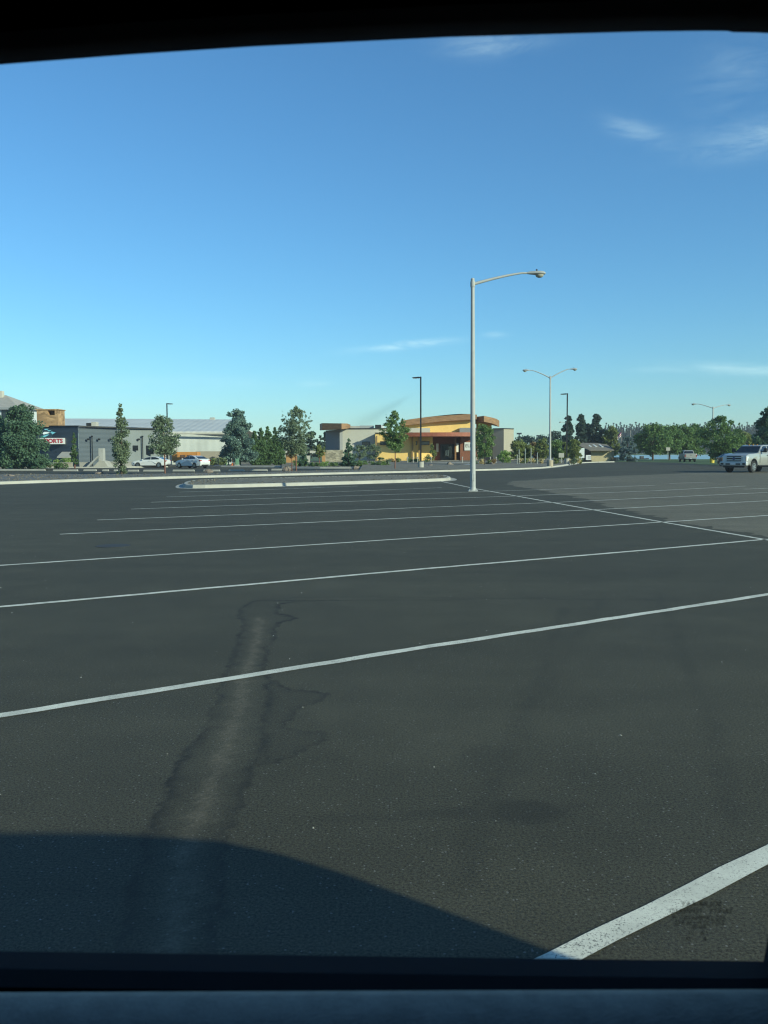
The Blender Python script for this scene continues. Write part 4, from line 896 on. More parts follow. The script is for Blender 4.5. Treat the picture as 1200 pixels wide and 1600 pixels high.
def glass_quad(name, pts, off, m, parent):
    p = [Vector(q) for q in pts]; nrm = (p[1] - p[0]).cross(p[-1] - p[0]).normalized(); n = len(p)
    vs = [q + nrm * off for q in p] + [q - nrm * .02 for q in p]
    return MB().add(vs, [tuple(range(n)), tuple(range(n, 2 * n))[::-1]] + [(i, n + i, n + (i + 1) % n, (i + 1) % n) for i in range(n)]).build(name, m, parent)

def car(name, loc, heading, paint, label, L_=4.5, H_=1.46, W=.89, group=None, rim=M_RIM):
    o = empty(name, loc, heading, label, 'car', group); f = L_ / 4.5; hz = H_ / 1.46; r = .33
    P_ = lambda x, z: (x * f, z * hz)
    fa, ra = 1.38 * f, -1.30 * f
    low = cut_arches([P_(-2.12, .30)], [(ra, .37, .28), (fa, .37, .28)]) + [P_(2.05, .28), P_(2.22, .42), P_(2.24, .60), P_(2.12, .76), P_(1.75, .88), P_(1.05, 1.00), P_(-.2, 1.03), P_(-1.45, 1.06), P_(-2.05, 1.08), P_(-2.22, 1.00), P_(-2.26, .72), P_(-2.22, .45)]
    ins = lambda x, z: (.04 if z < .45 else (0 if z < .85 * hz else .045)) + max(0, (abs(x) - 1.75 * f)) * .28
    body = body_from(low, W, ins, paint, 'body', o, .05)
    MB().box(-2.1 * f, 2.1 * f, -W + .12, W - .12, .2, .55).build('underbody', M_DARK, o)
    # cabin
    base = [P_(1.10, .985), P_(.10, 1.40), P_(-.30, 1.46), P_(-.85, 1.44), P_(-1.20, 1.36), P_(-1.95, 1.06), P_(-1.4, 1.0), P_(0, .98)]
    ins2 = lambda x, z: .07 + max(0, (z / hz - 1.02)) * .40
    cab = body_from(base, W, ins2, paint, 'cabin', o, .05)
    Y = lambda z: W - .07 - max(0, z / hz - 1.02) * .40
    def q3(x, z, s): a = P_(x, z); return (a[0], s * Y(a[1]), a[1])
    for s in (-1, 1):
        for pts in (([(.82, 1.07), (.06, 1.375), (-.24, 1.415), (-.26, 1.07)]), ([(-.33, 1.07), (-.31, 1.415), (-.80, 1.40), (-1.10, 1.33), (-1.40, 1.16), (-1.30, 1.09)])):
            v = [q3(x, z, s) for x, z in pts]; glass_quad('side_window', v if s < 0 else v[::-1], .008, M_CGLASS, cab)
        MB().box(.62 * f, .80 * f, s * (W + .06) - .07, s * (W + .06) + .07, 1.02 * hz, 1.13 * hz).build('mirror', paint, o, bevel=.03)
        for x in (-.15, -1.12): MB().box((x - .1) * f, (x + .1) * f, s * W - .02, s * W + .022, .90 * hz, .93 * hz).build('door_handle', paint, o)
        MB().box(-2.24 * f, -1.98 * f, s * (W - .27) - .17, s * (W - .27) + .17, .80 * hz, .96 * hz).build('tail_light', M_RED, o, bevel=.04)
        MB().box(1.95 * f, 2.20 * f, s * (W - .30) - .16, s * (W - .30) + .16, .62 * hz, .76 * hz).build('headlight', M_HLIGHT, o, bevel=.05)
        for x in (fa, ra):
            wheel(o, x, s * (W - .12), r, .21, s, rim)
    wy = lambda z: (W - .07 - max(0, z - 1.02) * .40) - .09
    p = [P_(1.02, 1.025), P_(.16, 1.38)]; glass_quad('windscreen', [(p[0][0], -wy(1.02), p[0][1]), (p[0][0], wy(1.02), p[0][1]), (p[1][0], wy(1.38), p[1][1]), (p[1][0], -wy(1.38), p[1][1])], .02, M_CGLASS, cab)
    p = [P_(-1.24, 1.345), P_(-1.86, 1.095)]; glass_quad('rear_window', [(p[0][0], -wy(1.36), p[0][1]), (p[0][0], wy(1.36), p[0][1]), (p[1][0], wy(1.1), p[1][1]), (p[1][0], -wy(1.1), p[1][1])], .02, M_CGLASS, cab)
    MB().box(-2.29 * f, -2.2 * f, -.5, .5, .32 * hz, .42 * hz).build('rear_valance', M_DARK, o); MB().box(-2.285 * f, -2.25 * f, -.26, .26, .60 * hz, .72 * hz).build('number_plate', mat('plate', (.6, .6, .62), .5), o)
    MB().box(2.18 * f, 2.26 * f, -.42, .42, .36 * hz, .52 * hz).build('grille', M_DARK, o)
    return o
p_ = gnd(301, 731.3); car('white_car', (p_.x, p_.y, 0), R(143), M_WHITE, 'white sedan with dark windows seen from its rear corner in the service yard', 4.5, 1.47)
p_ = at(236, 720, 110.5); car('white_car', (p_.x, 110.5, 0), R(172), M_WHITE, 'white sedan half hidden between the two small trees at left', 4.6, 1.36)
p_ = at(1146, 720, 104); car('dark_car', (p_.x, 104, 0), R(-80), M_BLUEC, 'dark blue car parked behind the front of the large pickup', 4.6, 1.5)

def pickup(loc, heading, paint, label, rear=False):
    o = empty('pickup_truck', loc, heading, label, 'pickup truck', None); W = 1.0; r = .41
    fa, ra = 1.95, -2.05
    low = cut_arches([(-3.05, .62)], [(ra, .50, .50), (fa, .50, .50)]) + [(2.75, .52), (2.85, .60), (2.86, 1.08), (2.80, 1.20), (2.55, 1.30), (1.30, 1.38), (.9, 1.36), (-1.30, 1.36), (-1.36, 1.40), (-3.05, 1.40), (-3.08, 1.3), (-3.08, .72)]
    ins = lambda x, z: (.03 if z < .6 else (0 if z < 1.1 else .04)) + (max(0, x - 2.2) * .12)
    body = body_from(low, W, ins, paint, 'body', o, .05)
    MB().box(-3.0, 2.6, -W + .2, W - .2, .38, .7).build('chassis', M_DARK, o)
    MB().box(-2.98, -1.42, -W + .1, W - .1, 1.2, 1.406).build('bed_liner', M_DARK, body)
    base = [(1.28, 1.36), (.55, 1.90), (.30, 1.96), (-.85, 1.97), (-1.12, 1.93), (-1.32, 1.36)]
    Yc = lambda z: W - .05 - max(0, z - 1.38) * .33
    cab = body_from(base, W, lambda x, z: .05 + max(0, z - 1.38) * .33, paint, 'cab', o, .06)
    for s in (-1, 1):
        for pts in ([(1.02, 1.42), (.56, 1.80), (.40, 1.86), (.02, 1.87), (.02, 1.42)], [(-.10, 1.42), (-.10, 1.87), (-.86, 1.87), (-.98, 1.80), (-1.06, 1.42)]):
            v = [(x, s * Yc(z), z) for x, z in pts]; glass_quad('side_window', v if s < 0 else v[::-1], .01, M_CGLASS, cab)
        mr_ = MB().box(.72, .86, s * (W + .20) - .12, s * (W + .20) + .12, 1.42, 1.72).build('mirror', M_DARK, o, bevel=.03)
        MB().box(.76, .84, min(s * (W - .05), s * (W + .1)), max(s * (W - .05), s * (W + .1)), 1.46, 1.52).build('mirror_arm', M_DARK, mr_)
        for x in (-.02, -.98): MB().box(x - .02, x + .16, s * W - .02, s * W + .03, 1.20, 1.24).build('door_handle', M_DARK, o)
        for x in (.02 - .06, -1.16, 1.12): MB().box(x - .008, x + .008, s * W - .01, s * W + .004, .68, 1.33).build('door_gap', M_DARK, body)
        MB().box(-1.15, 1.35, s * (W - .02) - .07, s * (W - .02) + .07, .46, .52).build('running_board', M_DARK, o)
        # headlamp unit: clear over amber
        h = MB().box(2.50, 2.865, min(s * .62, s * .93), max(s * .62, s * .93), .82, 1.14).build('headlight', M_HLIGHT, o, bevel=.03)
        MB().box(2.55, 2.872, min(s * .87, s * .92), max(s * .87, s * .92), .84, 1.1).build('indicator', M_AMBER, h)
        MB().box(-3.10, -2.98, min(s * .86, s * .99), max(s * .86, s * .99), .86, 1.24).build('tail_light', M_RED, o, bevel=.02)
        for x in (fa, ra):
            wheel(o, x, s * (W - .15), r, .27, s)
            n = 12; vs = []
            for rr in (.50, .545):
                for k in range(n + 1): a = math.pi * k / n; vs.append((x + rr * math.cos(a), s * (W + .006), .50 + rr * math.sin(a)))
            MB().add(vs + [(v[0], v[1] - s * .04, v[2]) for v in vs], [(k, k + 1, n + 2 + k, n + 1 + k) for k in range(n)] + [(n + 1 + k, n + 2 + k, 3 * n + 4 + k, 3 * n + 3 + k) for k in range(n)]).build('arch_lip', M_DARK if False else paint, body)
    wy = lambda z: Yc(z) - .06
    glass_quad('windscreen', [(1.20, -wy(1.42), 1.42), (1.20, wy(1.42), 1.42), (.62, wy(1.85), 1.85), (.62, -wy(1.85), 1.85)], .02, M_CGLASS, cab)
    glass_quad('rear_window', [(-1.16, -wy(1.85) + .05, 1.85), (-1.16, wy(1.85) - .05, 1.85), (-1.30, wy(1.45) - .05, 1.45), (-1.30, -wy(1.45) + .05, 1.45)], .02, M_CGLASS, cab)
    for z in (2.0,):
        for y in (-.3, 0, .3): MB().box(.28, .38, y - .05, y + .05, 1.955, 1.99).build('roof_marker', M_AMBER, cab)
    g = MB().box(2.80, 2.872, -.60, .60, .80, 1.18).build('grille', M_DARK, o)
    for z in (.90, 1.08): MB().box(2.86, 2.90, -.58, .58, z - .035, z + .035).build('grille_bar', mat('bumper_silver', (.48, .48, .46), .35, metal=.2), g)
    for y in (-.58, .58): MB().box(2.86, 2.90, y - .03, y + .03, .80, 1.18).build('grille_post', mat('bumper_silver', (.48, .48, .46), .35, metal=.2), g)
    MB().tube([(2.89, 0, .99), (2.915, 0, .99)], .11, 16).build('badge', mat('badge_blue', (.02, .04, .12), .3), g)
    b = MB().box(2.72, 3.02, -1.0, 1.0, .50, .78).build('front_bumper', mat('bumper_silver', (.48, .48, .46), .35, metal=.2), o, bevel=.06)
    MB().box(2.98, 3.03, -.55, -.22, .56, .66).build('bumper_slot', M_DARK, b); MB().box(2.98, 3.03, .22, .55, .56, .66).build('bumper_slot', M_DARK, b)
    MB().box(3.0, 3.04, -.17, .17, .56, .70).build('number_plate', mat('plate', (.6, .6, .62), .5), b)
    for s in (-1, 1): MB().box(2.97, 3.03, s * .82 - .11, s * .82 + .11, .56, .68).build('fog_lamp', M_DARK, b)
    MB().box(2.6, 2.9, -.8, .8, .36, .50).build('air_dam', M_DARK, o)
    rb = MB().box(-3.25, -3.02, -.95, .95, .52, .68).build('rear_bumper', M_CHROME, o, bevel=.03)
    tg = MB().box(-3.105, -3.07, -.84, .84, .78, 1.36).build('tailgate', paint, o, bevel=.012); MB().box(-3.12, -3.10, -.1, .1, 1.12, 1.2).build('tailgate_handle', M_DARK, tg)
    MB().box(-3.27, -3.24, -.16, .16, .56, .66).build('number_plate', mat('plate', (.6, .6, .62), .5), rb)
    return o
p_ = gnd(1146, 738.5); hd = R(219)
pickup((p_.x + 2.55, p_.y + 2.1, 0), hd, M_SILVER, 'large pale silver pickup truck driving in at the right edge of the lot').scale = (1.12, 1.12, 1.12)
p_ = at(1083, 720, 152); pickup((p_.x, 155, 0), R(82), M_GREYT, 'grey beige pickup seen from behind, parked at the lawn by the lake', True)

# ================================================================== TREES AND PLANTS
def leaf_mesh(name, centers, radii, n, size, squash=.8, droop=None):
    centers = np.array(centers); radii = np.array(radii); k = rng.choice(len(centers), n, p=radii ** 2 / (radii ** 2).sum())
    d = rng.normal(size=(n, 3)); d /= np.linalg.norm(d, axis=1)[:, None]; rr = rng.random(n) ** .5
    P = centers[k] + d * (rr * radii[k])[:, None] * np.array([1, 1, squash])
    u = rng.normal(size=(n, 3)); u /= np.linalg.norm(u, axis=1)[:, None]; w = rng.normal(size=(n, 3)); v = np.cross(u, w); v /= np.linalg.norm(v, axis=1)[:, None]
    s = size * rng.uniform(.55, 1.3, n)[:, None]
    V = np.stack([P - u * s, P - v * s * .55, P + u * s, P + v * s * .55], 1).reshape(-1, 3)
    me = bpy.data.meshes.new(name); me.vertices.add(4 * n); me.vertices.foreach_set('co', V.ravel())
    me.loops.add(4 * n); me.loops.foreach_set('vertex_index', np.arange(4 * n)); me.polygons.add(n)
    me.polygons.foreach_set('loop_start', np.arange(0, 4 * n, 4)); me.polygons.foreach_set('loop_total', np.full(n, 4)); me.update(calc_edges=True)
    return me

def crown_clumps(shape, h0, h1, w, n):
    C_ = []; Rr = []
    H_ = h1 - h0
    n = int(n * 1.25)
    for i in range(n):
        if shape == 'round':
            t = random.random(); z = h0 + H_ * t; rad = w * math.sqrt(max(.05, 1 - ((t - .45) / .58) ** 2)) * random.uniform(.35, .95); cr_ = random.uniform(.16, .30) * w
        elif shape == 'column':
            t = random.random(); z = h0 + H_ * t; prof = min(1, .55 + t * 1.4) if t < .35 else max(.12, 1 - ((t - .35) / .66) ** 1.4); rad = w * prof * random.uniform(.1, .8); cr_ = w * random.uniform(.25, .45) * (prof * .6 + .3)
        elif shape == 'cone':
            t = random.random() ** 1.35; z = h0 + H_ * t; prof = (1 - t) ** .85 + .04; rad = w * prof * random.uniform(.35, .95); cr_ = w * random.uniform(.16, .30) * (prof * .7 + .25)
        elif shape == 'pine':
            t = random.random() ** 1.1; z = h0 + H_ * t; prof = math.sqrt(max(.0, 1 - t ** 1.7)) * (.85 + .15 * math.sin(t * 22)) + .05; rad = w * prof * random.uniform(.25, 1.0); cr_ = w * random.uniform(.15, .28) * (prof * .6 + .35)
        elif shape == 'vase':
            t = random.random(); z = h0 + H_ * t; prof = .35 + .75 * min(1, t * 2.2) if t < .55 else max(.10, 1.1 * (1 - ((t - .55) / .47) ** 1.5)); rad = w * prof * random.uniform(.2, 1.0); cr_ = w * random.uniform(.12, .24) * (1.1 - .6 * t)
        elif shape == 'spire':
            t = i / (n - 1); z = h0 + H_ * t; prof = min(1, .5 + 2 * t) if t < .25 else max(.30, 1 - ((t - .25) / .77) ** 1.9); rad = w * .12; cr_ = w * .62 * prof
        a = random.uniform(0, 2 * math.pi)
        C_.append((rad * math.cos(a), rad * math.sin(a), z)); Rr.append(cr_ * 1.3)
    if shape in ('cone', 'pine', 'column', 'vase'):
        C_.append((0, 0, h1 - .03 * H_)); Rr.append(w * .12)
    if shape == 'vase':      # upright shoots that break the outline
        for i in range(14):
            a = random.uniform(0, 6.28); t0 = random.uniform(.40, .70); rr = w * random.uniform(.15, .75)
            for q in range(4):
                C_.append(((rr + q * .06 * w) * math.cos(a), (rr + q * .06 * w) * math.sin(a), h0 + H_ * (t0 + .085 * q))); Rr.append(w * (.10 - .015 * q))
    return C_, Rr

def tree(name, label, x, Y, z0, ztop, zcrown, w, shape, fol, n=2600, leaf=.16, bark=M_BARK, group=None, clumps=46, lean=0.0, rtrunk=None, cat='tree', squash=.8):
    o = empty(name, (x, Y, z0), random.uniform(0, 6.28), label, cat, group)
    h = ztop - z0; hc = zcrown - z0; C_, Rr = crown_clumps(shape, hc, h, w, clumps)
    r0 = rtrunk or max(.04, h * .016); mb = MB()
    tt = hc + (h - hc) * (.85 if shape in ('cone', 'pine', 'column') else .6)
    bend = [(random.uniform(-.02, .02) * h * t, random.uniform(-.02, .02) * h * t) for t in (0, .3, .6, 1)]
    tp = [(bend[i][0], bend[i][1], t * tt) for i, t in enumerate((0, .3, .6, 1))]
    mb.tube([(0, 0, -.05)] + tp[0:1] and [(0, 0, -.08), (tp[1][0], tp[1][1], tp[1][2]), tp[2], tp[3]], [r0 * 1.25, r0, r0 * .7, r0 * .25], 8)
    for c, rr in sorted(zip(C_, Rr), key=lambda q: -q[1])[:14]:
        zs = max(hc * .8, min(tt * .95, c[2] - .5 * math.hypot(c[0], c[1]) - .1)); k = zs / tt
        b0 = Vector((tp[2][0] * k, tp[2][1] * k, zs)); mb.tube([b0, (b0 + Vector(c)) / 2 + Vector((0, 0, .05 * h * .2)), Vector(c)], [r0 * .42, r0 * .28, r0 * .1], 5, False)
    mb.build('trunk', bark, o, smooth=True)
    me = leaf_mesh('crown', C_, Rr, int(n * 1.5), leaf * 1.12, squash); link('crown', me, fol, o)
    return o
def ptree(name, label, px, ybase, ytop, ycrown, wpx, Y, shape, fol, z0=None, **k):
    b = at(px, ybase, Y); s = Y / F
    return tree(name, label, b.x, Y, b.z if z0 is None else z0, zz(ytop, Y, px), zz(ycrown, Y, px), wpx * s, shape, fol, **k)

F_DARK = foliage('leaf_dark_pine', (0.106, 0.183, 0.116)); F_BLUE = foliage('leaf_blue_pine', (0.162, 0.244, 0.212)); F_MID = foliage('leaf_mid', (0.166, 0.253, 0.090))
F_OLIVE = foliage('leaf_olive', (0.213, 0.250, 0.088)); F_LIGHT = foliage('leaf_light', (0.250, 0.363, 0.110)); F_GREYG = foliage('leaf_grey_green', (0.187, 0.238, 0.151))
F_ARB = foliage('leaf_arborvitae', (0.109, 0.181, 0.075)); F_SPRUCE = foliage('leaf_blue_spruce', (0.150, 0.210, 0.220)); F_CON = foliage('leaf_conifer_far', (0.070, 0.109, 0.090))
F_POP = foliage('leaf_poplar_far', (0.055, 0.080, 0.064)); F_RUST = foliage('leaf_rusty', (0.326, 0.213, 0.096)); F_BIG = foliage('leaf_big', (0.117, 0.198, 0.063)); F_STRAW = foliage('leaf_straw', (0.601, 0.501, 0.275))

ptree('pine_tree', 'big dark pine at the left edge beside the navy shop', 36, 733, 632, 724, 42, 98, 'pine', F_DARK, n=13000, leaf=.125, clumps=120)
ptree('pine_tree', 'broad dark pine cut by the left edge of the frame', -8, 733, 646, 724, 40, 101, 'pine', F_DARK, n=11000, leaf=.125, clumps=110)
ptree('round_shrub', 'dark low bush under the big pine at left', 58, 733, 712, 732, 13, 96, 'round', F_DARK, n=1300, leaf=.10, clumps=24, cat='shrub')
ptree('columnar_tree', 'dense columnar tree with wispy top in the planting strip', 190, 741.5, 631, 738, 15.5, 73, 'column', F_GREYG, n=5200, leaf=.075, clumps=90)
ptree('columnar_tree', 'slim dark columnar tree against the navy shop wall', 117, 731, 676, 728, 7, 104, 'column', F_ARB, n=1500, leaf=.09, clumps=40, bark=M_BARKR)
ptree('young_tree', 'small round tree with reddish trunk before the sage wall', 258, 741, 652, 709, 23, 73, 'round', F_GREYG, n=4200, leaf=.075, clumps=64, bark=M_BARKR, rtrunk=.055)
ptree('pine_tree', 'big hazy blue green pine at the right end of the white shed', 372, 726, 641, 718, 29, 118, 'pine', F_BLUE, n=12000, leaf=.135, clumps=110)
for k, (x, t_, w) in enumerate(((398, 674, 12), (408, 667, 13), (419, 667, 12), (430, 668, 10), (438, 688, 11))):
    ptree('arborvitae', ('leftmost green arborvitae of the clump beside the hazy pine', 'second arborvitae from left in the clump beside the hazy pine', 'middle tall arborvitae of the clump', 'narrow right hand arborvitae of the clump with pointed top', 'short arborvitae at the right end of the clump')[k], x, 727, t_, 726, w, 122 + k * .6, 'column', F_ARB, n=3600, leaf=.12, clumps=80, group='arborvitae clump')
ptree('loose_spruce', 'loose feathery tree with reddish trunk left of the restaurant', 463, 737, 636, 708, 29, 80, 'vase', F_GREYG, n=6500, leaf=.075, clumps=120, bark=M_BARKR, rtrunk=.06)
ptree('conical_spruce', 'small dark conical spruce behind the feathery tree', 472, 729, 690, 727, 10, 101, 'cone', F_DARK, n=1700, leaf=.09, clumps=46)
for k, (x, t_, w) in enumerate(((441, 688, 14), (487, 674, 13), (500, 680, 9), (508, 674, 7))):
    ptree('far_tree', ('dark far tree low behind the clump of arborvitae', 'dark far tree right of the feathery tree', 'shorter dark far tree left of the restaurant roof', 'dark far tree touching the restaurant roof end')[k], x, 716, t_, 712, w, 185 + 4 * k, 'pine', F_CON, n=1500, leaf=.25, clumps=36, group='far trees left of the restaurant')
ptree('young_tree', 'thin rusty leaved young tree with pink trunk near the boulder', 456, 737.5, 702, 715, 9, 79.5, 'round', F_RUST, n=500, leaf=.07, clumps=18, bark=M_BARKR, rtrunk=.04)
ptree('young_tree', 'yellow green sapling with orange trunk before the stone base', 499, 728, 695, 714, 11, 101, 'vase', F_OLIVE, n=900, leaf=.09, clumps=26, bark=M_BARKR, rtrunk=.05)
ptree('conical_spruce', 'bushy conical spruce in front of the cream wall', 545, 729.5, 686, 727, 12.5, 100, 'cone', F_DARK, n=2600, leaf=.09, clumps=60)
ptree('young_tree', 'thin sapling left of the cream wall window', 562, 728, 697, 716, 11, 104, 'round', F_GREYG, n=800, leaf=.08, clumps=24, rtrunk=.03)
ptree('young_tree', 'thin sapling at the corner of the yellow wall', 583, 728, 695, 717, 13, 105, 'round', F_GREYG, n=1000, leaf=.08, clumps=26, rtrunk=.03)
ptree('young_tree', 'upright tree with dark red trunk before the yellow wall', 617, 735.5, 643, 703, 21, 85, 'vase', F_MID, n=5500, leaf=.075, clumps=110, bark=M_BARKR, rtrunk=.05)
ptree('young_tree', 'thin airy sapling beside the entrance door', 675, 722, 694, 718, 9, 118, 'column', F_OLIVE, n=600, leaf=.08, clumps=22, rtrunk=.03)
ptree('young_tree', 'bushy dark tree to the right of the tall lamp pole', 757, 729, 666, 714, 17, 104, 'round', F_MID, n=4600, leaf=.085, clumps=60, bark=M_BARK, rtrunk=.05)
ptree('light_shrub', 'light green shrub in front of the tan wing', 788, 722, 706, 721, 12, 118, 'round', F_LIGHT, n=1300, leaf=.09, clumps=28, cat='shrub')
for k, (x, t_, w, m) in enumerate(((808, 689, 13, F_OLIVE), (822, 694, 13, F_OLIVE), (836, 693, 13, F_RUST), (848, 687, 12, F_OLIVE), (868, 688, 13, F_MID), (880, 692, 10, F_OLIVE), (898, 687, 12, F_OLIVE))):
    ptree('bushy_tree', ('small olive tree just right of the tan wing', 'second small tree from the tan wing', 'rusty leaved small tree left of the double lamp pole', 'olive tree touching the left of the double lamp pole', 'green small tree right of the double lamp pole', 'narrow olive tree by the black lamp plinth', 'yellow green tree at the hut end of the row')[k], x, 722, t_, 716, w, 128 + (k % 3) * 3, 'round', m, n=1900, leaf=.11, clumps=40, group='small trees between restaurant and hut')
for k, (x, t_, w) in enumerate(((822, 684, 20), (850, 682, 18), (868, 676, 16))):
    ptree('far_tree', ('hazy far tree right of the restaurant wing', 'hazy far tree behind the double lamp pole', 'hazy far tree left of the dark conifers')[k], x, 714, t_, 712, w, 235, 'round', F_CON, n=1500, leaf=.3, clumps=36, group='far trees right of the restaurant')
for k, (x, t_, w) in enumerate(((887, 650, 11), (907, 648, 12), (931, 648, 15), (917, 662, 12))):
    ptree('dark_conifer', ('dark rounded conifer behind the black lamp post', 'dark pointed conifer behind the hut roof', 'broadest dark conifer behind the hut', 'shorter dark conifer between its taller neighbours')[k], x, 716, t_, 712, w, 188 + 3 * k, 'pine', F_CON, n=6500, leaf=.27, clumps=110, group='dark conifers behind the hut')
ptree('leafy_tree', 'light green tree between conifers and lake', 954, 718, 668, 712, 14, 192, 'round', F_OLIVE, n=2200, leaf=.24, clumps=40)
ptree('blue_spruce', 'blue grey spruce beside the hut at the lake edge', 980, 721, 681, 719, 16, 162, 'pine', F_SPRUCE, n=4200, leaf=.13, clumps=50)
ptree('leafy_tree', 'pale leaved small tree behind the blue spruce', 992, 718, 688, 706, 9, 178, 'round', F_LIGHT, n=1000, leaf=.18, clumps=24)
for k, (x, t_, w, yc) in enumerate(((1020, 667, 27, 706), (1046, 668.5, 23, 706), (1064, 666.5, 22, 706), (1084, 668, 21, 707))):
    ptree('shade_tree', ('broad shade tree left of the others on the lake lawn', 'shade tree second from left on the lake lawn', 'tallest shade tree of the lake lawn group', 'shade tree right above the parked grey pickup')[k], x, 718.5, t_, yc, w, 176 + 3 * k, 'round', F_BIG, n=4800, leaf=.20, clumps=72, rtrunk=.17, group='shade trees on the lake lawn')
ptree('spiky_tree', 'bushy tree with spiky upright shoots by the yellow lamp plinth', 1125, 723.5, 652, 712, 34, 131, 'vase', F_BIG, n=6500, leaf=.14, clumps=100, rtrunk=.16)
ptree('leafy_tree', 'olive tree behind the pickup roof', 1163, 719, 677, 714, 17, 150, 'round', F_OLIVE, n=2400, leaf=.16, clumps=40)
ptree('leafy_tree', 'low green tree between spiky tree and pickup', 1140, 719, 692, 714, 17, 146, 'round', F_MID, n=2000, leaf=.16, clumps=36)
ptree('dark_tree', 'tall dark tree cut by the right edge behind the pickup', 1203, 722, 638, 714, 31, 112, 'pine', F_DARK, n=8000, leaf=.16, clumps=100)

# Lombardy poplars across the lake
pop = []
for k in range(3):
    o = tree('poplar_tree', 'slim far poplar in the row across the lake', 0, 0, .5, 27 - k * .9, 2, 3.1, 'spire', F_POP, n=2200, leaf=.6, clumps=18, group='row of far poplars', rtrunk=.25); pop.append(o)
px = 946.0; k = 0
while px < 1215:
    src = pop[k % 3]; o = src if k < 3 else copy_tree(src); Y = 818 + random.uniform(-8, 8)
    b = at(px, 710, Y); o.location = (b.x, Y, .5); s = (zz(663.2 + random.uniform(-1.8, 2.2), Y, px) - .5) / 26; o.scale = (s * random.uniform(.8, 1.15), s, s); o.rotation_euler.z = random.uniform(0, 6.28)
    px += random.choice((3.2, 3.6, 4.0, 4.6)); k += 1
# lower wood on the far shore
wc = []; wr = []
for i in range(260):
    x = random.uniform(-500, 620); y = 840 + random.uniform(0, 30); h = random.uniform(3, 9); wc.append((x, y, h)); wr.append(random.uniform(3.5, 6.5))
o = link('far_wood', leaf_mesh('far_wood', wc, wr, 12000, 1.2), F_POP); tag(o, 'low dark wood along the far shore behind the poplars', 'trees', kind='stuff')

# shrubs, tufts and saplings with stakes before the restaurant
def shrub(px, py, r, hgt, Y, fol, label, group, n=420, leaf=.07, name='low_shrub'):
    b = at(px, py, Y); o = empty(name, (b.x, Y, b.z), 0, label, 'shrub', group); C_ = []; Rr = []
    for i in range(16):
        a = random.uniform(0, 6.28); q = random.uniform(0, .8) * r; C_.append((q * math.cos(a), q * math.sin(a), random.uniform(.2, .85) * hgt)); Rr.append(random.uniform(.3, .5) * min(r, hgt))
    link('foliage', leaf_mesh('foliage', C_, Rr, n, leaf), fol, o)
    MB().tube([(0, 0, -.05), (0, 0, hgt * .5)], [.03, .015], 5).build('stem', M_BARK, o)
ORD = 'first second third fourth fifth sixth seventh eighth ninth tenth eleventh twelfth thirteenth fourteenth fifteenth sixteenth seventeenth eighteenth nineteenth twentieth'.split()
G1 = 'low shrubs in the bed before the stone wall'
for k, x in enumerate(range(462, 606, 8)):
    shrub(x + random.uniform(-2, 2), 729.5, random.uniform(.35, .6), random.uniform(.4, .8), 99.5 + random.uniform(0, 5), random.choice((F_LIGHT, F_MID, F_MID)), ORD[k] + ' low green shrub from the left in the bed before the cream and stone walls', G1)
for x, w, h, m, l in ((594, .55, .75, F_ARB, 'dark rounded shrub at the foot of the yellow corner'), (612, .5, .55, F_RUST, 'rusty low shrub left of the red trunk'), (622, .45, .6, F_OLIVE, 'olive shrub right of the red trunk'), (640, .55, .55, F_MID, 'green tuft below the yellow wall windows'), (650, .45, .5, F_MID, 'green tuft beside the black lamp plinth'), (668, .8, .85, F_ARB, 'large dark mound right of the black lamp plinth'), (772, .5, .7, F_RUST, 'rusty low plant right of the bushy tree'), (764, .5, .6, F_OLIVE, 'olive plant under the bushy tree'), (743, .45, .6, F_GREYG, 'grey green plant just right of the tall pole'), (752, .5, .7, F_STRAW, 'straw coloured grass tuft under the bushy tree')):
    shrub(x, 722.5 if x < 700 else 726, w, h, 120 if x < 700 else 110, m, l, 'mixed plants before the restaurant', 520)
for k, x in enumerate((598, 605, 812, 820, 830, 838, 846, 870, 893, 897, 902, 907)):
    shrub(x, 729 if x < 700 else 725.5, .5, .85, 101 if x < 700 else 116 + (k % 3), (F_STRAW, F_GREYG, F_STRAW, F_OLIVE)[k % 4], ORD[k] + ' ornamental grass tuft from the left along the pavement', 'ornamental grass tufts', 380, .09, 'grass_tuft')
for k, x in enumerate((8, 30, 48, 70, 88, 98)):
    shrub(x, 732.5, .9, .6, 100, F_MID if k < 3 else F_ARB, ORD[k] + ' low green hedge plant from the left along the service yard kerb', 'low hedge plants at left', 420, .1, 'hedge_plant')
shrub(100, 728, 1.4, 1.0, 114, F_LIGHT, 'bright green hedge under the white awning', None, 900, .1, 'hedge')
for k, x in enumerate((332, 338, 345, 350)): shrub(x, 727, .7, 1.0, 114, (F_OLIVE, F_GREYG)[k % 2], ORD[k] + ' weedy olive bush from the left beside the white roofed stand', 'weedy bushes by the stand', 420, .1, 'weedy_bush')

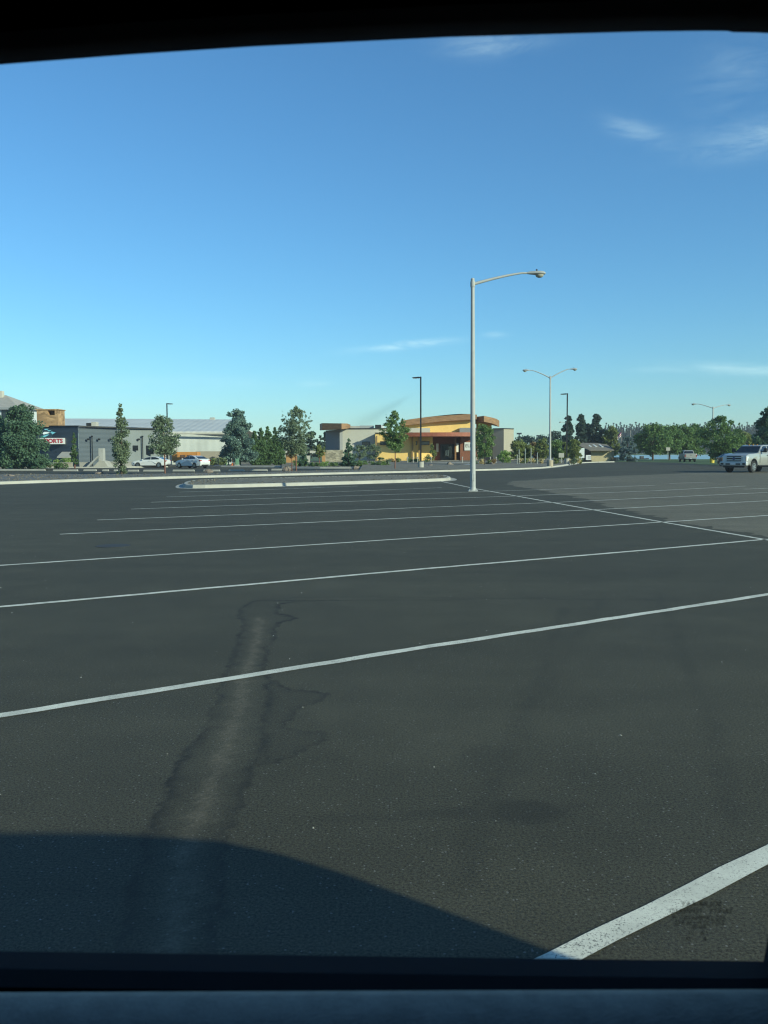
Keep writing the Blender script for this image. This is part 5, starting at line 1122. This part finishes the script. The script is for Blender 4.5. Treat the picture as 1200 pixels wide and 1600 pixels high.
def stake(px, ytop, ybase, Y, label, m=M_CONCG, r=.05):
    b = at(px, ybase, Y); t = at(px, ytop, Y); o = MB().tube([(0, 0, -.1), (0, 0, t.z - b.z - .06), (0, 0, t.z - b.z)], [r, r, r * .5], 8).build('tree_stake', m); o.location = b; tag(o, label, 'stake', 'pale tree stakes')
m_stake = mat('pale_timber', (.30, .32, .30), .8, var=.15)
for x, t_, l in ((811, 702, 'pale tree stake nearest the tan wing'), (820.5, 701, 'second pale tree stake from the tan wing'), (829.5, 700, 'third pale tree stake from the tan wing'), (839.5, 707, 'short pale stake left of the double lamp pole'), (808, 710, 'short pale stake at the foot of the olive tree')):
    stake(x, t_, 727, 112, l, m_stake)
def bollard(px, py, Y, label, h=.75):
    b = at(px, py, Y); o = empty('garden_light', (b.x, Y, b.z), 0, label, 'garden light', 'small pale garden lights'); MB().tube([(0, 0, -.05), (0, 0, h)], .055, 10).build('post', M_CONC, o); MB().tube([(0, 0, h), (0, 0, h + .12), (0, 0, h + .16)], [.09, .09, .03], 10).build('cap', M_CONC, o)
for x, l in ((637, 'garden light leftmost below the yellow wall'), (645.5, 'garden light second from left below the yellow wall'), (652.5, 'garden light just left of the black lamp plinth'), (673.5, 'garden light right of the dark mound shrub'), (722.5, 'garden light at the foot of the red sign wall'), (744, 'garden light right of the tall lamp pole'), (766, 'garden light under the bushy tree'), (775, 'garden light in front of the tan wing')):
    bollard(x, 724.5, 116, l)

def boulder(px, py, Y, r, label, m=None):
    b = at(px, py, Y); bm = bmesh.new(); bmesh.ops.create_icosphere(bm, subdivisions=3, radius=r)
    ph = [random.uniform(0, 6.28) for _ in range(6)]
    for v in bm.verts:
        n = v.co.normalized(); f = 1 + .16 * math.sin(3.1 * n.x + ph[0]) * math.cos(2.7 * n.y + ph[1]) + .12 * math.sin(5.3 * n.z + ph[2] + 2 * n.x) + .06 * math.sin(9 * n.y + ph[3]) ; f = round(f * 9) / 9 * .5 + f * .5; v.co = Vector((n.x * r * f * 1.15, n.y * r * f * .9, n.z * r * f * .8))
    me = bpy.data.meshes.new('boulder'); bm.to_mesh(me); bm.free(); o = link('boulder', me, m or mat('boulder_rock', (.19, .15, .12), .9, var=.35, scale=3, bump=.6, bscale=12)); o.location = (b.x, Y, b.z + r * .45); o.rotation_euler = (0, 0, random.uniform(0, 6)); tag(o, label, 'boulder', 'landscape boulders')
for a in ((448, 736.5, 80, .36, 'reddish boulder left of the feathery tree trunk'), (556, 733.5, 90, .30, 'brown boulder below the conical spruce'), (155, 743, 74, .30, 'boulder in the planting strip left of the columnar tree'), (326, 740, 78, .32, 'boulder in the planting strip below the white sedan'), (8, 748, 62, .20, 'small dark boulder in the strip at far left'), (17, 747.5, 62, .22, 'pale boulder in the strip at far left'), (703, 728.5, 105, .36, 'round boulder on the walk before the entrance'), (672, 730, 100, .28, 'low dark boulder right of the black lamp'), (27, 733, 99, .22, 'small boulder beside the green utility box'), (768, 727.5, 108, .30, 'boulder under the bushy tree by the tall lamp')):
    boulder(*a)

# ================================================================== SMALL THINGS
for k, (x0, x1, y) in enumerate(((0, 71, 735.6), (83, 122, 736.3), (130.5, 151, 736.0), (160, 170, 736.2), (178, 184, 736.4), (200, 217, 736.8), (224, 258, 736.8), (270, 304, 736.6), (318, 344, 736.6), (357, 382, 736.4), (392, 418, 735.9), (424, 446, 735.2))):
    a, b = gnd(x0, y), gnd(x1, y); c = (a + b) / 2; d = (b - a); L_ = d.length; ang = math.atan2(d.y, d.x); h = .17
    v = [(-L_ / 2, -.09, 0), (L_ / 2, -.09, 0), (L_ / 2, .09, 0), (-L_ / 2, .09, 0), (-L_ / 2 + .05, -.06, h), (L_ / 2 - .05, -.06, h), (L_ / 2 - .05, .06, h), (-L_ / 2 + .05, .06, h)]
    o = MB().add(v, [(0, 3, 2, 1), (4, 5, 6, 7), (0, 1, 5, 4), (1, 2, 6, 5), (2, 3, 7, 6), (3, 0, 4, 7)]).build('wheel_stop', M_CONC, bevel=.012)
    o.location = (c.x, c.y, .005); o.rotation_euler.z = ang
    ords = ('longest', 'second', 'third', 'fourth', 'fifth', 'sixth', 'seventh', 'eighth', 'ninth', 'tenth', 'eleventh', 'last')
    tag(o, ('longest concrete wheel stop at the far left of the row' if k == 0 else ('last concrete wheel stop at the right end of the row' if k == 11 else ords[k] + ' concrete wheel stop from the left behind the planting strip')), 'wheel stop', 'concrete wheel stops')
M_GREENB = mat('utility_green', (.13, .25, .15), .6, var=.06)
def utility_box(px, ybase, Y, w, h, label, name='utility_box'):
    b = at(px, ybase, Y); o = empty(name, (b.x, Y, b.z), 0, label, 'utility box', 'green utility boxes')
    MB().box(-w / 2, w / 2, -.4, .4, 0.06, h).build('cabinet', M_GREENB, o, bevel=.03); MB().box(-w / 2 - .08, w / 2 + .08, -.5, .5, -.05, .08).build('pad', M_CONC, o)
    MB().box(-w / 2 + .05, w / 2 - .05, -.425, -.39, .18, h - .12).build('door', M_GREENB, o)
utility_box(19.5, 733, 99, .52, .95, 'pale green utility cabinet beside the big pine at left'); utility_box(370.5, 727, 113, .36, .85, 'narrow green utility cabinet below the hazy blue pine')
def cone(px, py, Y):
    b = at(px, py, Y); o = empty('traffic_cone', (b.x, Y, b.z), 0, 'small orange traffic cone beside the white roofed stand', 'traffic cone')
    MB().tube([(0, 0, .03), (0, 0, .7)], [.16, .03], 14).build('cone_body', mat('cone_orange', (.7, .16, .03), .5), o); MB().box(-.2, .2, -.2, .2, 0, .04).build('cone_base', mat('cone_orange', (.7, .16, .03), .5), o)
    MB().tube([(0, 0, .36), (0, 0, .5)], [.098, .068], 14).build('white_band', M_WHITE, o)
cone(363.3, 727.3, 113)
def stand():
    Y = 124; x = at(365, 720, Y).x; o = empty('market_stand', (x, Y, .1), 0, 'small stand with white pitched roof and green posts by the blue pine', 'stand')
    z1 = zz(712, Y, 365) - .1; z2 = zz(707.5, Y, 365) - .1
    MB().add([(-.95, -.8, z1), (.95, -.8, z1), (.95, .8, z1), (-.95, .8, z1), (-.55, 0, z2), (.95, 0, z2)], [(0, 1, 5, 4), (2, 3, 4, 5), (1, 2, 5), (3, 0, 4), (0, 3, 2, 1)]).build('roof', M_WHITE, o)
    for sx in (-.85, .85):
        for sy in (-.7, .7): MB().box(sx - .07, sx + .07, sy - .07, sy + .07, 0, z1).build('post', mat('stand_green', (.16, .30, .12), .7), o)
    MB().box(-.8, .8, -.65, .65, .5, .62).build('counter', mat('stand_teal', (.05, .20, .20), .6), o)
stand()
def container():
    Y = 127; a, b = at(268.5, 729, Y), at(308, 706, Y); x = (a.x + b.x) / 2; o = empty('orange_trailer', (x, Y, 0), 0, 'orange box trailer standing behind the white sedan', 'trailer'); hw = (b.x - a.x) / 2
    MB().box(-hw, hw, 0, 2.3, .7, b.z).build('box', mat('orange_paint', (.52, .22, .05), .6, var=.12, scale=1), o, bevel=.04)
    MB().box(-hw + .2, hw - .2, .1, 2.2, .45, .7).build('chassis', mat('trailer_brown', (.12, .07, .05), .8), o)
    for x0 in (-.6, .35): MB().box(x0, x0 + .75, -.03, .02, 1.0, 1.55).build('side_hatch', mat('hatch_brown', (.12, .06, .03), .7), o)
    for s in (-.9, .0): wheel(o, s, .12, .38, .22, -1)
    for s in (-hw + .06, hw - .06): MB().box(s - .05, s + .05, -.03, .0, .75, b.z - .05).build('corner_post', mat('orange_paint', (.52, .22, .05), .6), o)
container()
def yard_wall(name, x0, x1, y0, y1, Y, m, label, cap=True):
    a, b = at(x0, y1, Y), at(x1, y0, Y); o = empty(name, ((a.x + b.x) / 2, Y, 0), 0, label, 'wall'); hw = (b.x - a.x) / 2
    MB().box(-hw, hw, 0, .35, 0, b.z).build('wall_body', m, o)
    if cap: MB().box(-hw - .04, hw + .04, -.04, .39, b.z, b.z + .08).build('wall_cap', M_CONC, o)
yard_wall('low_wall', 71, 112, 723.6, 732, 110, M_TAN, 'low tan wall under the awning hedge at the navy shop')
yard_wall('low_wall', 124.5, 140, 723, 732, 111, M_CONC, 'short white wall right of the slim dark columnar tree')
yard_wall('low_wall', 160, 212, 722, 732, 113.5, M_CONC, 'low cream wall behind the columnar tree in the strip')
yard_wall('low_wall', 306, 352, 705, 728, 130, M_TAN, 'tan block wall at the foot of the white shed', False)
def ramp():
    Y = 110; v = [at(135, 731, Y), at(153, 712, Y), at(157, 712, Y), at(163, 722, Y), at(168, 731, Y)]; o = empty('loading_ramp', (v[0].x, Y, 0), 0, 'sloping white loading ramp with grey hood against the sunlit navy wall', 'ramp'); x = v[0].x
    MB().side([(at(144, 731, Y).x - x, 0), (at(156, 720, Y).x - x, zz(719, Y, 150)), (at(163, 721, Y).x - x, zz(721, Y, 150)), (at(170, 731, Y).x - x, 0)], 0, 2.2).build('ramp_body', M_CONC, o)
    MB().side([(0, .02), (at(139, 731, Y).x - x, .02), (at(156, 713, Y).x - x, zz(713, Y, 150)), (at(153, 713, Y).x - x, zz(713, Y, 150))], -.35, .0).build('conveyor', M_CONCG, o)
    p, q = at(153, 722, Y), at(159.5, 700.5, Y); MB().box(p.x - x, q.x - x, .3, 1.2, p.z, q.z).build('hood', M_CONCG, o)
ramp()
def post_sign(px, ytop, ybase, Y, label):
    b = at(px, ybase, Y); t = at(px, ytop, Y); o = empty('post_sign', (b.x, Y, b.z), 0, label, 'sign'); h = t.z - b.z
    MB().box(-.04, .04, -.04, .04, 0, h).build('post', M_CONCG, o); MB().box(-.38, .38, -.07, -.045, h - .62, h).build('panel', M_CONC, o)
post_sign(1043.5, 699, 718, 168, 'pale sign panel on a post under the lawn shade trees')
post_sign(877, 708, 727, 125, 'small pale sign on a post right of the double lamp pole')
def flag(px, ytop, Y, label, cols, fl=True):
    b = at(px, 716, Y); zt = zz(ytop, Y, px); o = empty('flagpole', (b.x, Y, 0), 0, label, 'flagpole', None); MB().tube([(0, 0, 0), (0, 0, zt)], [.07, .04], 8).build('pole', M_CONC, o)
    MB().tube([(0, 0, zt), (0, 0, zt + .12)], .08, 8).build('finial', M_CONC, o)
    if fl:
        for k, c in enumerate(cols):
            vs = []; n = 8
            for i in range(n + 1):
                for z in (zt - .1 - k * .2, zt - .1 - (k + 1) * .2): vs.append((-i * .10, .09 * math.sin(i * 1.1), z - i * .12))
            MB().add(vs, [(2 * i, 2 * i + 1, 2 * i + 3, 2 * i + 2) for i in range(n)]).build('flag_stripe', c, o)
mr, mwh, mbl = mat('flag_red', (.35, .03, .04), .8), mat('flag_white', (.7, .7, .7), .8), mat('flag_blue', (.03, .04, .14), .8)
flag(971, 672, 183, 'flagpole with small red white and blue flag above the light green tree', (mbl, mr, mwh, mr, mwh))
flag(984.5, 673, 186, 'bare pale flagpole above the blue spruce', (), False)
def boat():
    Y = 232; b = at(1003, 716, Y); o = empty('boat', (b.x, Y, -.45), R(8), 'small dark boat moored on the lake left of the shade trees', 'boat')
    prof = [(-1.6, .45), (-1.4, .55), (1.2, .6), (1.9, .75)]; vs = []
    for x, w, z0, z1 in ((-1.7, .55, .0, .5), (-.8, .72, -.1, .5), (.4, .7, -.1, .55), (1.3, .4, 0, .62), (1.9, .04, .25, .72)):
        vs += [(x, -w, z1), (x, -w * .55, z0), (x, w * .55, z0), (x, w, z1)]
    MB().add(vs, [(i * 4 + j, i * 4 + j + 1, i * 4 + j + 5, i * 4 + j + 4) for i in range(4) for j in range(3)] + [(0, 1, 2, 3), (0, 3, 7, 4), (4, 7, 11, 8), (8, 11, 15, 12), (12, 15, 19, 16)]).build('hull', mat('boat_dark', (.02, .02, .025), .5), o)
    MB().prism([(-.5, -.4), (.4, -.35), (.4, .35), (-.5, .4)], .5, 1.15).build('console', M_DARK, o)
boat()
# drain stain marker: iron drain cover set in the asphalt
p_ = gnd(177, 853); o = MB().tube([(0, 0, -.05), (0, 0, .006)], .30, 24).build('drain_cover', mat('drain_iron', (.03, .03, .03), .8)); o.location = p_; tag(o, 'small dark iron drain cover in the asphalt at left', 'drain cover')

# ================================================================== AIR
hz = MB().box(-1600, 2300, -70, 1000, -1.6, 40).build('haze', None)
m = bpy.data.materials.new('haze_air'); m.use_nodes = True; nt = m.node_tree; nt.nodes.remove(nt.nodes['Principled BSDF'])
pv = nt.nodes.new('ShaderNodeVolumePrincipled'); pv.inputs['Color'].default_value = (.93, .96, 1, 1); pv.inputs['Density'].default_value = HAZE; pv.inputs['Anisotropy'].default_value = 0.2
nt.links.new(pv.outputs[0], nt.nodes['Material Output'].inputs['Volume']); hz.data.materials.append(m); tag(hz, 'thin summer haze in the air over the lot', 'haze', kind='stuff')
